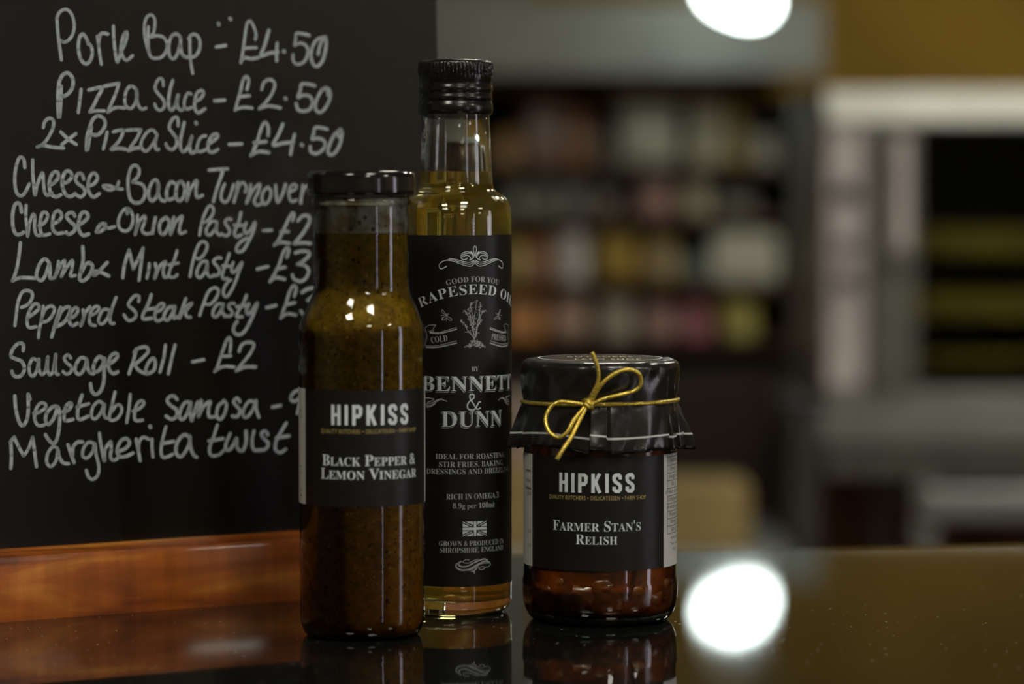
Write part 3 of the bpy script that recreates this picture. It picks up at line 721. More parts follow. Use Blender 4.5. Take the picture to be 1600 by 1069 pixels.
  '59.8,52.1 60.5,46.7 62.0,39.1 62.4,44.0 65.3,47.9 65.5,44.4 65.1,40.8 66.8,39.1 69.3,40.6',
  '68.8,43.2 72.2,44.1 74.8,46.6 73.5,48.9 70.6,48.2 68.6,44.3 69.4,41.1 72.1,40.5 76.4,42.1',
  '78.2,48.5 79.0,43.8 80.0,38.5',
  '79.2,42.8 79.6,46.9 81.6,49.3 84.5,48.3',
  '86.2,48.2 86.1,44.0 86.5,39.8',
  '85.3,54.2 85.5,53.8',
  '93.4,53.7 91.6,48.0 90.6,42.3 91.9,39.3 96.8,40.7',
  '90.9,45.9 97.2,46.7',
  '105.3,48.5 102.4,49.6 99.2,46.6 98.2,41.9 100.2,39.2 103.1,41.7 105.5,46.4 105.4,48.8 105.7,44.3 107.1,40.0 108.8,38.8',
  '119.8,53.5 117.7,48.0 115.5,42.8 116.3,39.3 120.4,39.4 122.5,41.2',
  '115.3,46.2 122.6,47.0',
  '126.4,49.2 124.3,45.1 123.9,41.9 126.3,41.8 128.7,45.4 129.6,46.7 129.8,42.7 132.4,40.5 134.5,44.6 134.6,50.0',
  '138.8,49.8 137.8,45.6 138.3,41.3 140.3,40.7 144.5,41.0 146.3,43.6 144.0,46.1 142.6,48.3 144.7,49.7 146.1,47.9',
  '156.0,53.1 152.9,48.7 150.2,44.0 150.1,40.3 152.7,39.1 155.4,40.6',
  '150.5,46.1 157.4,46.9']]
ORN = {
 'fleur': [(0.28, '-0.04,163.75 -0.67,165.37 -0.67,166.98 -0.04,167.79'),
  (0.28, '-0.39,163.35 -1.52,164.57 -3.74,165.20 -5.65,164.58 -6.41,163.11 -5.92,161.89 -4.42,161.75 -3.60,162.42'),
  (0.28, '-0.67,162.41 -1.80,164.43 -3.74,164.44 -5.38,163.91 -5.78,162.84'),
  (0.28, '-5.11,163.24 -3.74,163.58 -2.36,162.96 -2.08,162.15 -2.64,161.34'),
  (0.28, '-2.08,161.47 -0.96,162.41 -0.04,164.02'),
  (0.28, '-0.39,161.33 -0.96,161.01 -2.64,160.48 -4.83,160.76 -7.54,161.44 -10.23,161.98 -12.12,161.76'),
  (0.25, '-0.25,160.92 -2.08,159.67 -4.29,159.87 -7.54,160.77 -10.77,161.71 -12.94,161.49 -14.87,160.67 -16.12,159.72'),
  (0.25, '-0.10,160.38 -1.52,158.86 -3.74,158.87 -6.46,159.69 -10.23,161.04 -12.94,161.30 -15.14,160.75 -16.35,159.18 -15.99,157.76'),
  (0.45, '-15.99,157.84 -15.29,157.58 -14.45,157.80 -12.94,158.66'),
  (0.45, '-0.95,164.29 -1.94,165.32')],
 'banner': [(0.22, '-23.27,130.85 -21.69,131.96 -19.87,132.21 -17.96,132.16 -18.98,130.93 -19.28,128.77'),
  (0.22, '-20.47,129.83 -20.78,128.87'),
  (0.22, '-19.87,130.11 -20.02,128.75'),
  (0.22, '-23.43,130.57 -22.64,128.43 -22.48,126.54 -23.12,124.36 -23.28,122.73'),
  (0.22, '-22.96,123.01 -18.70,122.78 -14.45,123.65 -8.47,125.22'),
  (0.22, '-8.46,131.23 -12.25,130.14 -15.55,129.09 -18.69,128.86 -21.39,129.40'),
  (0.22, '7.81,130.99 11.45,129.85 15.75,128.83 18.95,128.90'),
  (0.22, '18.95,128.76 17.81,130.44 17.27,131.82 18.95,132.25 21.63,131.38 21.63,129.19 20.90,126.50 22.42,124.79 20.90,122.68'),
  (0.22, '7.81,125.03 11.45,123.94 15.75,123.23 20.90,123.36'),
  (0.5, '-8.47,130.47 -12.25,129.39 -15.83,128.55 -18.40,128.46 -20.78,128.74'),
  (0.5, '-22.65,122.21 -18.12,122.17 -13.90,122.90 -8.47,124.22'),
  (0.5, '7.81,130.37 11.84,129.16 16.24,128.32 18.95,128.43'),
  (0.5, '7.81,123.95 11.84,122.78 16.24,122.07 20.90,122.54')],
 'bee': [(0.2, '-13.61,136.93 -14.98,138.00 -15.12,139.07 -14.57,138.94 -13.33,137.20'),
  (0.2, '-12.51,136.13 -10.89,135.33 -10.62,134.52 -11.70,134.51 -12.92,135.72'),
  (0.2, '-13.61,136.12 -14.85,135.57 -15.13,134.63 -14.16,134.50 -13.33,135.45'),
  (0.2, '-15.54,136.64 -13.88,136.66'),
  (0.2, '-12.24,137.21 -11.83,137.75'),
  (0.2, '-13.06,135.45 -13.06,134.24'),
  (0.2, '12.86,136.86 14.14,138.99 13.92,137.64 13.07,136.72'),
  (0.2, '12.24,136.06 10.31,135.04 10.12,134.50 11.45,134.87 12.45,135.92'),
  (0.2, '13.07,135.77 14.14,134.92 13.92,134.38 12.86,134.96 12.86,135.77'),
  (0.2, '11.85,137.16 11.07,137.32'),
  (0.2, '14.14,136.28 15.05,136.25'),
  (0.42, '-13.33,136.66 -12.92,137.20 -12.51,136.80 -13.06,136.26'),
  (0.42, '-14.57,135.44 -14.85,134.76'),
  (0.42, '12.25,136.74 12.65,137.00 13.15,136.44 12.65,136.19'),
  (0.42, '13.70,135.20 13.83,134.60')],
 'plant': [(0.22, '0.07,125.00 -0.79,130.95 -0.21,136.61 0.94,143.61'),
  (0.22, '-0.22,126.08 -1.63,132.04 -3.57,137.19 -4.94,138.55'),
  (0.22, '-0.51,126.36 -3.58,130.18 -4.67,132.61 -6.57,134.51'),
  (0.22, '0.35,127.16 0.94,132.01 2.12,137.12 2.57,141.70'),
  (0.22, '0.35,126.62 1.67,133.07 3.32,137.63 5.18,138.81'),
  (0.22, '-0.79,129.87 -1.91,135.28 -3.02,139.61'),
  (0.22, '-0.50,132.57 -1.63,139.06 -2.05,141.22 -1.35,142.29'),
  (0.22, '0.07,128.51 1.82,132.53 3.01,134.80'),
  (0.22, '-0.22,125.54 -2.20,128.81 -4.68,129.11'),
  (0.22, '0.35,126.62 1.23,128.76 2.11,128.47'),
  (0.24, '-0.30,132.38 -0.53,132.70'),
  (0.24, '0.22,134.88 0.39,135.09'),
  (0.24, '-0.27,136.21 -0.56,136.43'),
  (0.24, '1.12,142.91 1.32,143.12'),
  (0.24, '-0.98,133.82 -0.73,133.52'),
  (0.24, '-1.21,130.88 -1.21,131.12'),
  (0.24, '0.47,135.23 0.74,135.19'),
  (0.24, '-0.10,133.53 0.16,133.29'),
  (0.24, '-0.73,135.84 -0.78,136.08'),
  (0.24, '-0.50,133.49 -0.81,133.41'),
  (0.24, '-1.01,133.17 -1.13,132.82'),
  (0.24, '-0.90,131.93 -0.82,132.11'),
  (0.24, '-0.47,134.30 -0.44,134.00'),
  (0.24, '-0.50,130.73 -0.33,130.65'),
  (0.24, '-0.76,132.41 -0.79,132.76'),
  (0.24, '0.94,139.24 1.12,138.89'),
  (0.24, '-0.87,129.04 -0.68,129.09'),
  (0.24, '0.25,143.08 0.11,143.30'),
  (0.24, '-0.10,134.99 0.22,135.12'),
  (0.24, '-0.36,129.54 -0.16,129.65'),
  (0.24, '0.39,132.77 0.33,133.01'),
  (0.24, '-0.48,130.19 -0.33,130.46'),
  (0.24, '-0.96,130.01 -0.62,130.28'),
  (0.24, '-0.19,136.56 0.16,136.55'),
  (0.24, '-0.70,132.57 -0.76,132.76'),
  (0.24, '0.88,142.13 0.57,142.32'),
  (0.24, '-2.14,133.37 -1.88,133.64'),
  (0.24, '-0.99,131.39 -0.65,131.46'),
  (0.24, '-5.02,138.63 -4.86,138.66'),
  (0.24, '-1.38,131.26 -1.10,130.93'),
  (0.24, '-3.00,135.05 -2.91,134.84'),
  (0.24, '-3.79,137.22 -3.93,136.90'),
  (0.24, '-3.90,138.08 -3.60,137.94'),
  (0.24, '-1.27,131.23 -0.93,131.09'),
  (0.24, '-1.18,131.04 -1.16,130.85'),
  (0.24, '-4.72,138.30 -4.42,138.68'),
  (0.24, '-4.04,137.84 -3.85,137.54'),
  (0.24, '-3.35,137.27 -3.24,137.38'),
  (0.24, '-4.53,138.52 -4.53,138.87'),
  (0.24, '-1.77,131.18 -1.52,131.10'),
  (0.24, '-2.19,132.02 -2.17,132.40'),
  (0.24, '-4.37,138.14 -4.34,138.25'),
  (0.24, '-4.40,137.71 -4.40,137.36'),
  (0.24, '-1.18,131.58 -0.90,131.58'),
  (0.24, '-2.64,136.16 -2.91,135.86'),
  (0.24, '-2.25,132.54 -2.30,132.32'),
  (0.24, '-1.72,132.80 -1.94,132.83'),
  (0.24, '-3.44,134.84 -3.30,135.22'),
  (0.24, '-2.94,134.46 -2.80,134.46'),
  (0.24, '-1.49,131.04 -1.61,130.86'),
  (0.24, '-5.30,138.79 -5.21,138.93'),
  (0.24, '-5.49,138.17 -5.62,137.88'),
  (0.24, '-5.98,133.78 -6.22,133.59'),
  (0.24, '-4.32,131.67 -4.59,131.94'),
  (0.24, '-5.41,133.19 -5.49,133.11'),
  (0.24, '-4.29,131.59 -4.35,131.24'),
  (0.24, '-3.94,130.75 -4.07,131.13'),
  (0.24, '-2.25,129.54 -2.06,129.32'),
  (0.24, '-6.11,134.03 -6.11,133.94'),
  (0.24, '-6.25,134.94 -6.49,134.84'),
  (0.24, '-5.19,133.51 -5.00,133.64'),
  (0.24, '-6.68,134.00 -6.44,133.84'),
  (0.24, '-4.02,131.02 -3.94,130.64'),
  (0.24, '-6.47,133.92 -6.25,134.08'),
  (0.24, '-4.07,131.80 -4.05,131.67'),
  (0.24, '-5.55,132.38 -5.46,132.62'),
  (0.24, '-2.14,129.92 -1.86,129.83'),
  (0.24, '-3.83,131.18 -4.02,130.86'),
  (0.24, '-6.09,134.21 -6.25,134.35'),
  (0.24, '-6.01,133.89 -5.90,133.84'),
  (0.24, '-6.44,134.00 -6.66,134.32'),
  (0.24, '-3.11,129.36 -3.42,129.02'),
  (0.24, '-3.55,131.42 -3.41,131.31'),
  (0.24, '-5.92,134.62 -5.90,134.46'),
  (0.24, '-5.82,133.43 -6.03,133.19'),
  (0.24, '-4.29,132.15 -4.05,132.34'),
  (0.24, '-4.59,132.21 -4.70,132.29'),
  (0.24, '-3.58,131.80 -3.88,131.45'),
  (0.24, '1.49,132.05 1.73,132.24'),
  (0.24, '1.47,137.05 1.23,136.81'),
  (0.24, '2.30,142.24 2.63,142.34'),
  (0.24, '2.69,140.43 2.42,140.35'),
  (0.24, '2.27,140.43 2.57,140.35'),
  (0.24, '0.62,131.36 0.88,131.22'),
  (0.24, '1.91,134.47 1.79,134.23'),
  (0.24, '3.14,140.91 3.26,140.77'),
  (0.24, '0.97,137.78 0.85,138.11'),
  (0.24, '1.76,138.74 1.82,138.93'),
  (0.24, '1.82,132.83 2.11,132.66'),
  (0.24, '1.70,132.13 1.73,132.51'),
  (0.24, '2.00,140.36 1.64,140.20'),
  (0.24, '0.62,131.15 0.50,130.85'),
  (0.24, '2.45,139.30 2.39,139.24'),
  (0.24, '-0.10,130.81 0.07,130.51'),
  (0.24, '1.17,134.62 1.32,134.65'),
  (0.24, '1.97,132.66 2.26,132.82'),
  (0.24, '1.82,138.98 2.09,139.11'),
  (0.24, '2.18,137.47 1.82,137.63'),
  (0.24, '1.58,134.10 1.76,134.42'),
  (0.24, '2.66,141.45 2.45,141.13'),
  (0.24, '2.62,138.48 2.33,138.60'),
  (0.24, '2.09,135.98 1.91,135.72'),
  (0.24, '1.29,132.08 1.32,131.95'),
  (0.24, '3.20,140.50 2.96,140.31'),
  (0.24, '1.43,132.02 1.23,132.38'),
  (0.24, '1.91,134.58 1.97,134.69'),
  (0.24, '5.28,138.62 5.63,138.26'),
  (0.24, '3.99,137.97 4.30,137.83'),
  (0.24, '3.90,138.03 3.69,138.30'),
  (0.24, '2.53,136.95 2.41,136.76'),
  (0.24, '4.49,138.45 4.24,138.67'),
  (0.24, '1.91,134.47 1.97,134.58'),
  (0.24, '2.32,136.30 2.12,136.41'),
  (0.24, '5.12,138.71 4.90,138.47'),
  (0.24, '4.52,138.21 4.18,138.37'),
  (0.24, '3.81,137.98 3.72,138.01'),
  (0.24, '2.35,135.55 2.03,135.34'),
  (0.24, '3.87,138.03 3.72,138.01'),
  (0.24, '3.56,138.47 3.59,138.71'),
  (0.24, '3.11,138.02 3.26,138.36'),
  (0.24, '2.95,136.56 2.62,136.81'),
  (0.24, '1.97,134.77 2.09,135.04'),
  (0.24, '2.29,135.79 2.62,135.46'),
  (0.24, '1.94,134.28 1.97,134.39'),
  (0.24, '4.77,138.15 4.46,137.88'),
  (0.24, '3.72,137.74 3.87,137.68'),
  (0.24, '1.85,132.69 1.55,132.37'),
  (0.24, '3.84,138.46 3.66,138.79'),
  (0.24, '3.20,136.93 3.20,137.12'),
  (0.24, '4.77,138.12 4.62,138.18'),
  (0.24, '-2.11,132.70 -1.89,133.02'),
  (0.24, '-1.72,135.80 -1.43,135.95'),
  (0.24, '-2.08,138.74 -2.27,138.42'),
  (0.24, '-2.83,139.10 -3.16,139.26'),
  (0.24, '-2.39,136.42 -2.27,136.31'),
  (0.24, '-2.88,137.24 -2.77,137.56'),
  (0.24, '-1.97,135.85 -1.80,135.98'),
  (0.24, '-2.02,134.96 -2.28,134.86'),
  (0.24, '-1.24,133.20 -1.07,133.14'),
  (0.24, '-2.19,135.64 -2.02,135.61'),
  (0.24, '-2.25,136.23 -2.47,136.24'),
  (0.24, '-2.94,137.45 -2.88,137.70'),
  (0.24, '-3.21,139.75 -2.91,139.77'),
  (0.24, '-2.02,135.07 -2.16,135.21'),
  (0.24, '-2.02,134.26 -2.11,134.13'),
  (0.24, '-1.43,135.49 -1.55,135.25'),
  (0.24, '-0.59,133.51 -0.90,133.87'),
  (0.24, '-2.24,138.74 -2.19,138.96'),
  (0.24, '-1.38,134.63 -1.55,134.66'),
  (0.24, '-2.61,137.77 -2.41,138.07'),
  (0.24, '-0.19,133.00 -0.25,132.81'),
  (0.24, '-1.94,136.77 -2.02,136.63'),
  (0.24, '-1.80,132.23 -1.75,132.26'),
  (0.24, '-3.49,139.02 -3.55,139.35'),
  (0.24, '-1.97,135.58 -2.13,135.85'),
  (0.24, '-2.16,136.53 -1.91,136.66'),
  (0.24, '-1.57,141.67 -1.29,141.97'),
  (0.24, '-0.67,142.61 -0.44,142.44'),
  (0.24, '-2.10,141.17 -2.05,141.08'),
  (0.24, '-1.54,141.86 -1.85,141.59'),
  (0.24, '-2.08,141.57 -2.27,141.60'),
  (0.24, '-1.80,141.78 -1.85,141.51'),
  (0.24, '-1.60,139.14 -1.46,138.95'),
  (0.24, '-1.99,141.03 -2.21,141.14'),
  (0.24, '-1.88,140.14 -1.77,139.79'),
  (0.24, '-1.43,142.43 -1.15,142.23'),
  (0.24, '-2.49,140.23 -2.33,139.93'),
  (0.24, '-1.91,141.84 -1.82,142.08'),
  (0.24, '-1.88,141.41 -1.57,141.11'),
  (0.24, '-1.12,139.86 -0.92,140.10'),
  (0.24, '-1.37,142.16 -1.51,142.48'),
  (0.24, '-2.11,138.20 -1.99,138.41'),
  (0.24, '-1.18,141.64 -1.37,142.02'),
  (0.24, '-1.63,139.65 -1.96,139.65'),
  (0.24, '-2.30,140.39 -2.16,140.06'),
  (0.24, '-1.96,140.27 -2.13,140.57'),
  (0.24, '-1.88,141.60 -1.63,141.67'),
  (0.24, '-1.71,139.22 -1.80,139.54'),
  (0.24, '-2.10,142.35 -1.85,142.19'),
  (0.24, '-1.74,142.13 -1.51,141.83'),
  (0.24, '-1.46,138.87 -1.49,138.60'),
  (0.24, '-1.80,141.27 -1.74,141.46'),
  (0.24, '2.35,133.55 2.29,133.49'),
  (0.24, '2.59,133.81 2.80,134.05'),
  (0.24, '3.62,134.31 3.75,134.38'),
  (0.24, '1.85,133.56 1.64,133.26'),
  (0.24, '2.50,133.14 2.20,133.17'),
  (0.24, '0.85,131.14 1.08,130.92'),
  (0.24, '1.64,131.97 1.46,131.67'),
  (0.24, '0.50,130.34 0.27,130.37'),
  (0.24, '2.44,134.06 2.20,133.71'),
  (0.24, '3.32,134.29 3.20,134.64'),
  (0.24, '1.43,132.11 1.46,132.37'),
  (0.24, '1.05,131.33 1.29,131.35'),
  (0.24, '2.35,132.71 2.53,132.46'),
  (0.24, '2.08,132.90 2.17,132.71'),
  (0.24, '3.29,134.61 3.26,134.26'),
  (0.24, '0.79,130.79 0.88,130.71'),
  (0.24, '1.11,131.49 1.02,131.73'),
  (0.24, '1.49,132.64 1.26,132.68'),
  (0.24, '2.32,133.47 2.26,133.33'),
  (0.24, '0.97,130.82 1.23,131.06'),
  (0.24, '3.17,134.13 3.01,133.91'),
  (0.24, '2.68,133.95 2.86,134.02'),
  (0.24, '1.67,132.45 1.70,132.53'),
  (0.24, '0.07,131.18 0.27,131.02'),
  (0.24, '2.50,134.49 2.71,134.78'),
  (0.24, '2.95,133.70 2.95,133.48'),
  (0.24, '0.82,125.07 1.31,125.41'),
  (0.24, '-1.78,123.17 -1.44,122.81'),
  (0.24, '-0.31,125.28 -0.31,124.90'),
  (0.24, '-4.57,122.47 -5.06,122.53'),
  (0.24, '2.83,122.73 2.92,122.40'),
  (0.24, '3.74,122.65 3.95,122.81'),
  (0.24, '2.02,122.96 2.65,123.19'),
  (0.24, '-0.59,125.20 -0.93,125.31'),
  (0.24, '0.56,125.07 0.44,125.26'),
  (0.24, '0.41,124.94 -0.16,124.68'),
  (0.24, '2.44,124.36 1.87,124.45'),
  (0.24, '0.27,122.84 0.18,122.57'),
  (0.24, '1.87,124.72 1.90,124.88'),
  (0.24, '-1.33,124.21 -1.13,124.24'),
  (0.24, '1.19,123.63 1.72,123.48'),
  (0.24, '1.05,124.33 1.34,124.03'),
  (0.24, '0.27,124.08 0.64,124.18'),
  (0.24, '0.82,124.23 0.64,123.99'),
  (0.24, '-1.69,124.22 -1.53,124.13'),
  (0.24, '4.95,122.08 4.83,122.14'),
  (0.24, '0.09,123.24 0.24,123.32'),
  (0.24, '3.99,122.51 4.45,122.31'),
  (0.24, '-2.31,122.55 -1.70,122.76'),
  (0.24, '0.04,124.95 -0.45,125.14'),
  (0.24, '-2.70,123.42 -2.84,123.53'),
  (0.24, '-4.14,122.41 -4.14,122.41'),
  (0.24, '-0.71,124.77 -0.90,124.88'),
  (0.24, '0.50,123.53 0.44,123.59'),
  (0.24, '-0.05,123.38 -0.59,123.28'),
  (0.24, '2.50,123.95 1.93,123.94'),
  (0.24, '0.87,124.34 1.34,124.19'),
  (0.24, '3.52,123.42 3.10,123.05'),
  (0.24, '0.99,123.90 0.47,124.26'),
  (0.24, '0.30,124.78 -0.08,124.54'),
  (0.24, '0.90,124.77 1.49,124.62'),
  (0.24, '3.43,122.34 3.99,122.67'),
  (0.24, '-1.41,123.70 -1.50,123.54'),
  (0.24, '-2.51,123.04 -2.98,123.37'),
  (0.24, '3.01,122.91 2.41,123.20'),
  (0.24, '2.53,124.79 1.90,124.75'),
  (0.24, '-3.12,122.59 -2.84,122.72'),
  (0.24, '-0.19,123.28 -0.71,122.99'),
  (0.24, '3.71,123.63 3.86,123.30'),
  (0.24, '-3.56,123.30 -4.22,122.93'),
  (0.24, '2.56,123.14 3.07,123.24'),
  (0.24, '1.37,123.06 0.73,123.04'),
  (0.24, '0.64,122.37 1.05,122.69'),
  (0.24, '0.09,123.97 0.18,123.73'),
  (0.24, '0.55,123.75 0.58,123.61'),
  (0.24, '-0.76,123.47 -1.05,123.21'),
  (0.24, '1.43,124.14 1.11,123.79'),
  (0.24, '-0.36,124.60 -0.56,124.34'),
  (0.24, '-2.00,123.03 -2.37,122.85'),
  (0.24, '-2.14,123.93 -2.67,123.74'),
  (0.24, '2.68,123.16 2.05,123.21'),
  (0.24, '0.41,124.80 0.04,125.03'),
  (0.24, '-2.48,123.55 -2.09,123.82'),
  (0.24, '1.55,124.40 1.22,124.57'),
  (0.24, '0.64,122.83 1.11,122.55'),
  (0.24, '-4.14,122.33 -4.27,122.39'),
  (0.24, '2.29,124.34 2.11,124.02'),
  (0.24, '-0.19,125.06 0.01,124.84'),
  (0.24, '3.01,123.70 2.71,123.84'),
  (0.24, '-1.55,124.70 -1.58,124.51'),
  (0.24, '0.01,124.68 -0.11,124.30'),
  (0.24, '2.35,123.69 1.96,123.40'),
  (0.24, '-1.39,125.21 -1.19,125.18'),
  (0.24, '0.99,123.61 0.76,123.50'),
  (0.24, '0.64,124.02 0.93,124.17'),
  (0.24, '3.07,122.83 3.83,123.16'),
  (0.24, '-2.20,123.98 -2.67,124.01'),
  (0.24, '-3.28,122.92 -2.89,122.64'),
  (0.24, '2.80,122.22 2.38,122.06'),
  (0.24, '-1.70,123.52 -1.27,123.64'),
  (0.24, '3.83,122.57 3.68,122.87'),
  (0.24, '-3.09,122.78 -3.61,122.51'),
  (0.24, '-1.27,124.56 -1.41,124.40'),
  (0.24, '-0.91,124.69 -1.53,124.86'),
  (0.24, '1.31,122.92 1.46,122.62'),
  (0.24, '-0.85,125.18 -0.65,125.28'),
  (0.24, '-2.78,122.29 -2.14,122.09'),
  (0.24, '3.95,123.08 3.83,123.22'),
  (0.24, '1.72,123.89 2.20,123.77'),
  (0.24, '1.60,122.78 2.02,123.04'),
  (0.24, '0.38,122.70 0.12,122.97'),
  (0.24, '-2.14,123.41 -2.34,123.39'),
  (0.24, '-1.36,124.64 -1.97,124.76'),
  (0.24, '-2.31,122.74 -2.65,123.02'),
  (0.24, '2.02,123.34 1.58,123.11'),
  (0.24, '-1.50,125.27 -2.06,125.06'),
  (0.24, '1.14,124.98 0.70,125.15'),
  (0.24, '1.55,124.95 1.34,124.60'),
  (0.24, '0.61,123.10 0.55,123.05'),
  (0.24, '3.86,123.38 3.43,123.63'),
  (0.24, '2.08,122.12 2.29,122.15'),
  (0.24, '-1.07,125.23 -0.62,125.42'),
  (0.24, '-0.02,123.38 -0.51,123.74'),
  (0.24, '1.02,125.04 0.64,125.04'),
  (0.24, '2.14,123.45 1.63,123.51'),
  (0.24, '1.58,122.89 1.52,122.78'),
  (0.24, '3.65,122.76 3.68,123.06'),
  (0.24, '0.87,124.85 1.14,124.90'),
  (0.24, '-2.34,123.15 -2.48,123.23'),
  (0.24, '4.39,122.85 4.05,123.16'),
  (0.24, '2.47,124.09 3.22,124.40'),
  (0.24, '-0.08,124.22 0.50,124.15'),
  (0.24, '3.40,123.88 3.77,123.57'),
  (0.24, '4.80,122.65 5.08,122.43'),
  (0.24, '1.40,123.68 2.05,123.31'),
  (0.24, '1.84,122.43 1.84,122.51')],
 'swirl': [(0.62, '6.16,25.76 4.34,26.34 1.46,25.73 -1.27,24.56 -3.92,23.35 -6.51,23.32 -7.61,24.24 -7.48,25.01 -6.51,25.64'),
  (0.62, '7.10,24.87 4.94,25.27 2.03,24.41 -0.73,22.99 -3.40,21.84 -6.51,21.78 -8.38,22.69 -8.77,23.73 -8.38,24.63'),
  (0.3, '1.47,26.55 -0.73,25.88 -2.87,24.92 -4.96,24.97 -5.61,25.50 -4.44,26.38 -2.87,26.21'),
  (0.3, '1.74,22.15 2.88,21.52 4.34,21.88 4.78,22.62 3.17,22.98 1.46,22.55'),
  (0.3, '7.10,24.87 7.97,23.82 6.78,22.75 4.93,22.61'),
  (0.3, '7.42,24.38 3.17,24.27 -0.19,22.50 -2.87,21.44'),
  (0.5, '0.91,22.45 -0.46,21.10 -0.33,20.19'),
  (0.5, '-1.68,21.01 -0.33,21.22')],
 'swash': [(0.35, '-24.19,99.33 -21.33,99.28 -18.91,98.76 -22.17,97.11'),
  (0.35, '-23.03,95.72 -20.24,96.06 -17.60,97.73 -15.57,98.74 -12.84,98.00'),
  (0.35, '-23.03,96.45 -20.24,97.03 -17.09,98.56 -15.06,99.08'),
  (0.35, '-22.46,95.01 -20.24,95.57 -18.12,96.84')],
 'amp': [(0.62, '2.58,94.82 0.98,94.38 -0.82,96.85 -2.34,99.31 -2.34,100.77 -1.33,101.14 -0.41,100.49 -0.72,99.28 -2.84,97.62 -3.58,95.93 -3.09,94.47 -1.33,93.95 0.20,94.64 1.78,97.27 2.58,97.49')]}

# ------------------------------------------------------------------ chalk menu board in its wooden base
BA = math.radians(30.435)
A0 = Vector((-.22850, 1.36328, CT))
mb = thing('menu_board', 'black menu board with white handwritten prices in a reddish wooden base', 'menu board', A0, BA)
# local frame: x along the front edge, y away from the viewer, z up
LEAN = math.radians(2.0); OFF = .026; XL, XR = -.13, .2425
m = MB()
prof = [(0, 0), (0, .0265), (.0012, .0288), (.0035, .0296), (.060, .0300), (.062, .0285), (.062, 0)]
n = len(prof)
vs = [(XL - .004, y, z) for y, z in prof] + [(XR - .002, y, z) for y, z in prof]
fs = [(i, (i + 1) % n, n + (i + 1) % n, n + i) for i in range(n)] + [tuple(range(n)), tuple(range(2*n - 1, n - 1, -1))]
m.add(vs, fs); m.build('wooden_base', M['wood'], mb, 30)
cl, sl = math.cos(LEAN), math.sin(LEAN)
def bpt(u, v, d=0.0):      # point on the face of the board (u along, v up), d towards the viewer
    return (u, OFF + v * sl - d * cl, .0285 + v * cl + d * sl)
m = MB()
B0, B1, BH, BT = XL, XR, .365, .005
m.add([bpt(B0, 0), bpt(B1, 0), bpt(B1, BH), bpt(B0, BH), bpt(B0, 0, -BT), bpt(B1, 0, -BT), bpt(B1, BH, -BT), bpt(B0, BH, -BT)],
      [(0,1,2,3),(7,6,5,4),(0,4,5,1),(1,5,6,2),(2,6,7,3),(3,7,4,0)])
m.build('board_panel', M['board'], mb, 0)
for strokes in CHALK:
    F = Flat()
    for s_ in strokes:
        p = pts(s_)
        if len(p) == 2 and (Vector(p[0]) - Vector(p[1])).length < .8: F.stroke(p, 1.9)
        else: F.stroke(p, 1.58 * random.uniform(.93, 1.08), step=.7)
    F.lay('chalk_lettering', lambda a, c: bpt(a, c, .00025), M['chalk'], mb)

# ------------------------------------------------------------------ vinegar bottle
def panel(name, R, a0, a1, z0, z1, mat, parent, th=.0001):
    """piece of paper lying on a cylinder between two angles"""
    m = MB(); k = max(4, int(abs(a1 - a0) * 24)); vs = []; fs = []
    for i in range(k + 1):
        a = a0 + (a1 - a0) * i / k
        for r, z in ((R, z0), (R, z1), (R + th, z1), (R + th, z0)): vs.append((r * math.sin(a), -r * math.cos(a), z))
    for i in range(k):
        for j in range(4): fs.append((4*i + j, 4*i + (j+1) % 4, 4*i + 4 + (j+1) % 4, 4*i + 4 + j))
    fs += [(0, 1, 2, 3), (4*k + 3, 4*k + 2, 4*k + 1, 4*k)]
    m.add(vs, fs)
    return m.build(name, mat, parent, 40)
def arcprof(r0, z0, r1, z1, n, kind):
    out = []
    for i in range(n + 1):
        t = i / n
        if kind == 's': q = t * t * (3 - 2 * t); out.append((r0 + (r1 - r0) * q, z0 + (z1 - z0) * t))
        elif kind == 'o': out.append((r0 + (r1 - r0) * math.sin(t * math.pi / 2), z0 + (z1 - z0) * (1 - math.cos(t * math.pi / 2))))
        elif kind == 'i': out.append((r0 + (r1 - r0) * (1 - math.cos(t * math.pi / 2)), z0 + (z1 - z0) * math.sin(t * math.pi / 2)))
    return out
mm = lambda pr: [(r / 1000, z / 1000) for r, z in pr]

vb = thing('vinegar_bottle', 'cloudy brown vinegar bottle with a black lid, left of the taller oil bottle', 'bottle', (-.0650, 1.3277, CT))
outer = [(22.0, 0)] + arcprof(23.0, .2, 27.1, 9, 6, 'o') + [(27.15, 131)] + arcprof(27.1, 132, 20.7, 152, 14, 's') + [(20.6, 160), (20.6, 186), (21.4, 186.6), (21.6, 188), (21.2, 189.2), (20.4, 190), (20.4, 199)]
m = MB(); m.lathe(mm(outer), 128, cap1=False); m.build('glass_bottle', M['thin'], vb, 50)
# thick clear foot of the bottle
m = MB(); m.lathe(mm([(14, 1.0), (21.6, .3), (23.4, .8), (24.6, 2.0), (23.5, 2.4), (12, 1.9)]), 96); m.build('glass_base', M['amber_base'], vb, 50)
inner = [(12, 2.5), (23.6, 2.8), (25.6, 5.4), (26.3, 9.5)] + [(26.3, 131)] + arcprof(26.2, 132, 19.8, 152, 14, 's') + [(19.7, 160), (19.7, 174.1)]
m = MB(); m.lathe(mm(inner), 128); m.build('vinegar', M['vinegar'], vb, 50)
m = MB(); m.lathe(mm([(19.75, 174.4), (19.75, 189.5)]), 96, cap0=False, cap1=False); m.build('herb_film', M['film'], vb, 50)
lid = [(20.8, 191.2), (22.7, 190.6), (23.3, 191.0), (23.5, 192.0), (23.35, 193.2), (23.3, 197.6), (23.1, 199.3), (22.5, 200.5), (21.6, 201.0), (20.6, 200.9), (19.6, 200.2), (0.5, 200.1)]
m = MB(); m.lathe(mm(lid), 128); m.build('lid', M['cap_black'], vb, 60)
RV = .02722
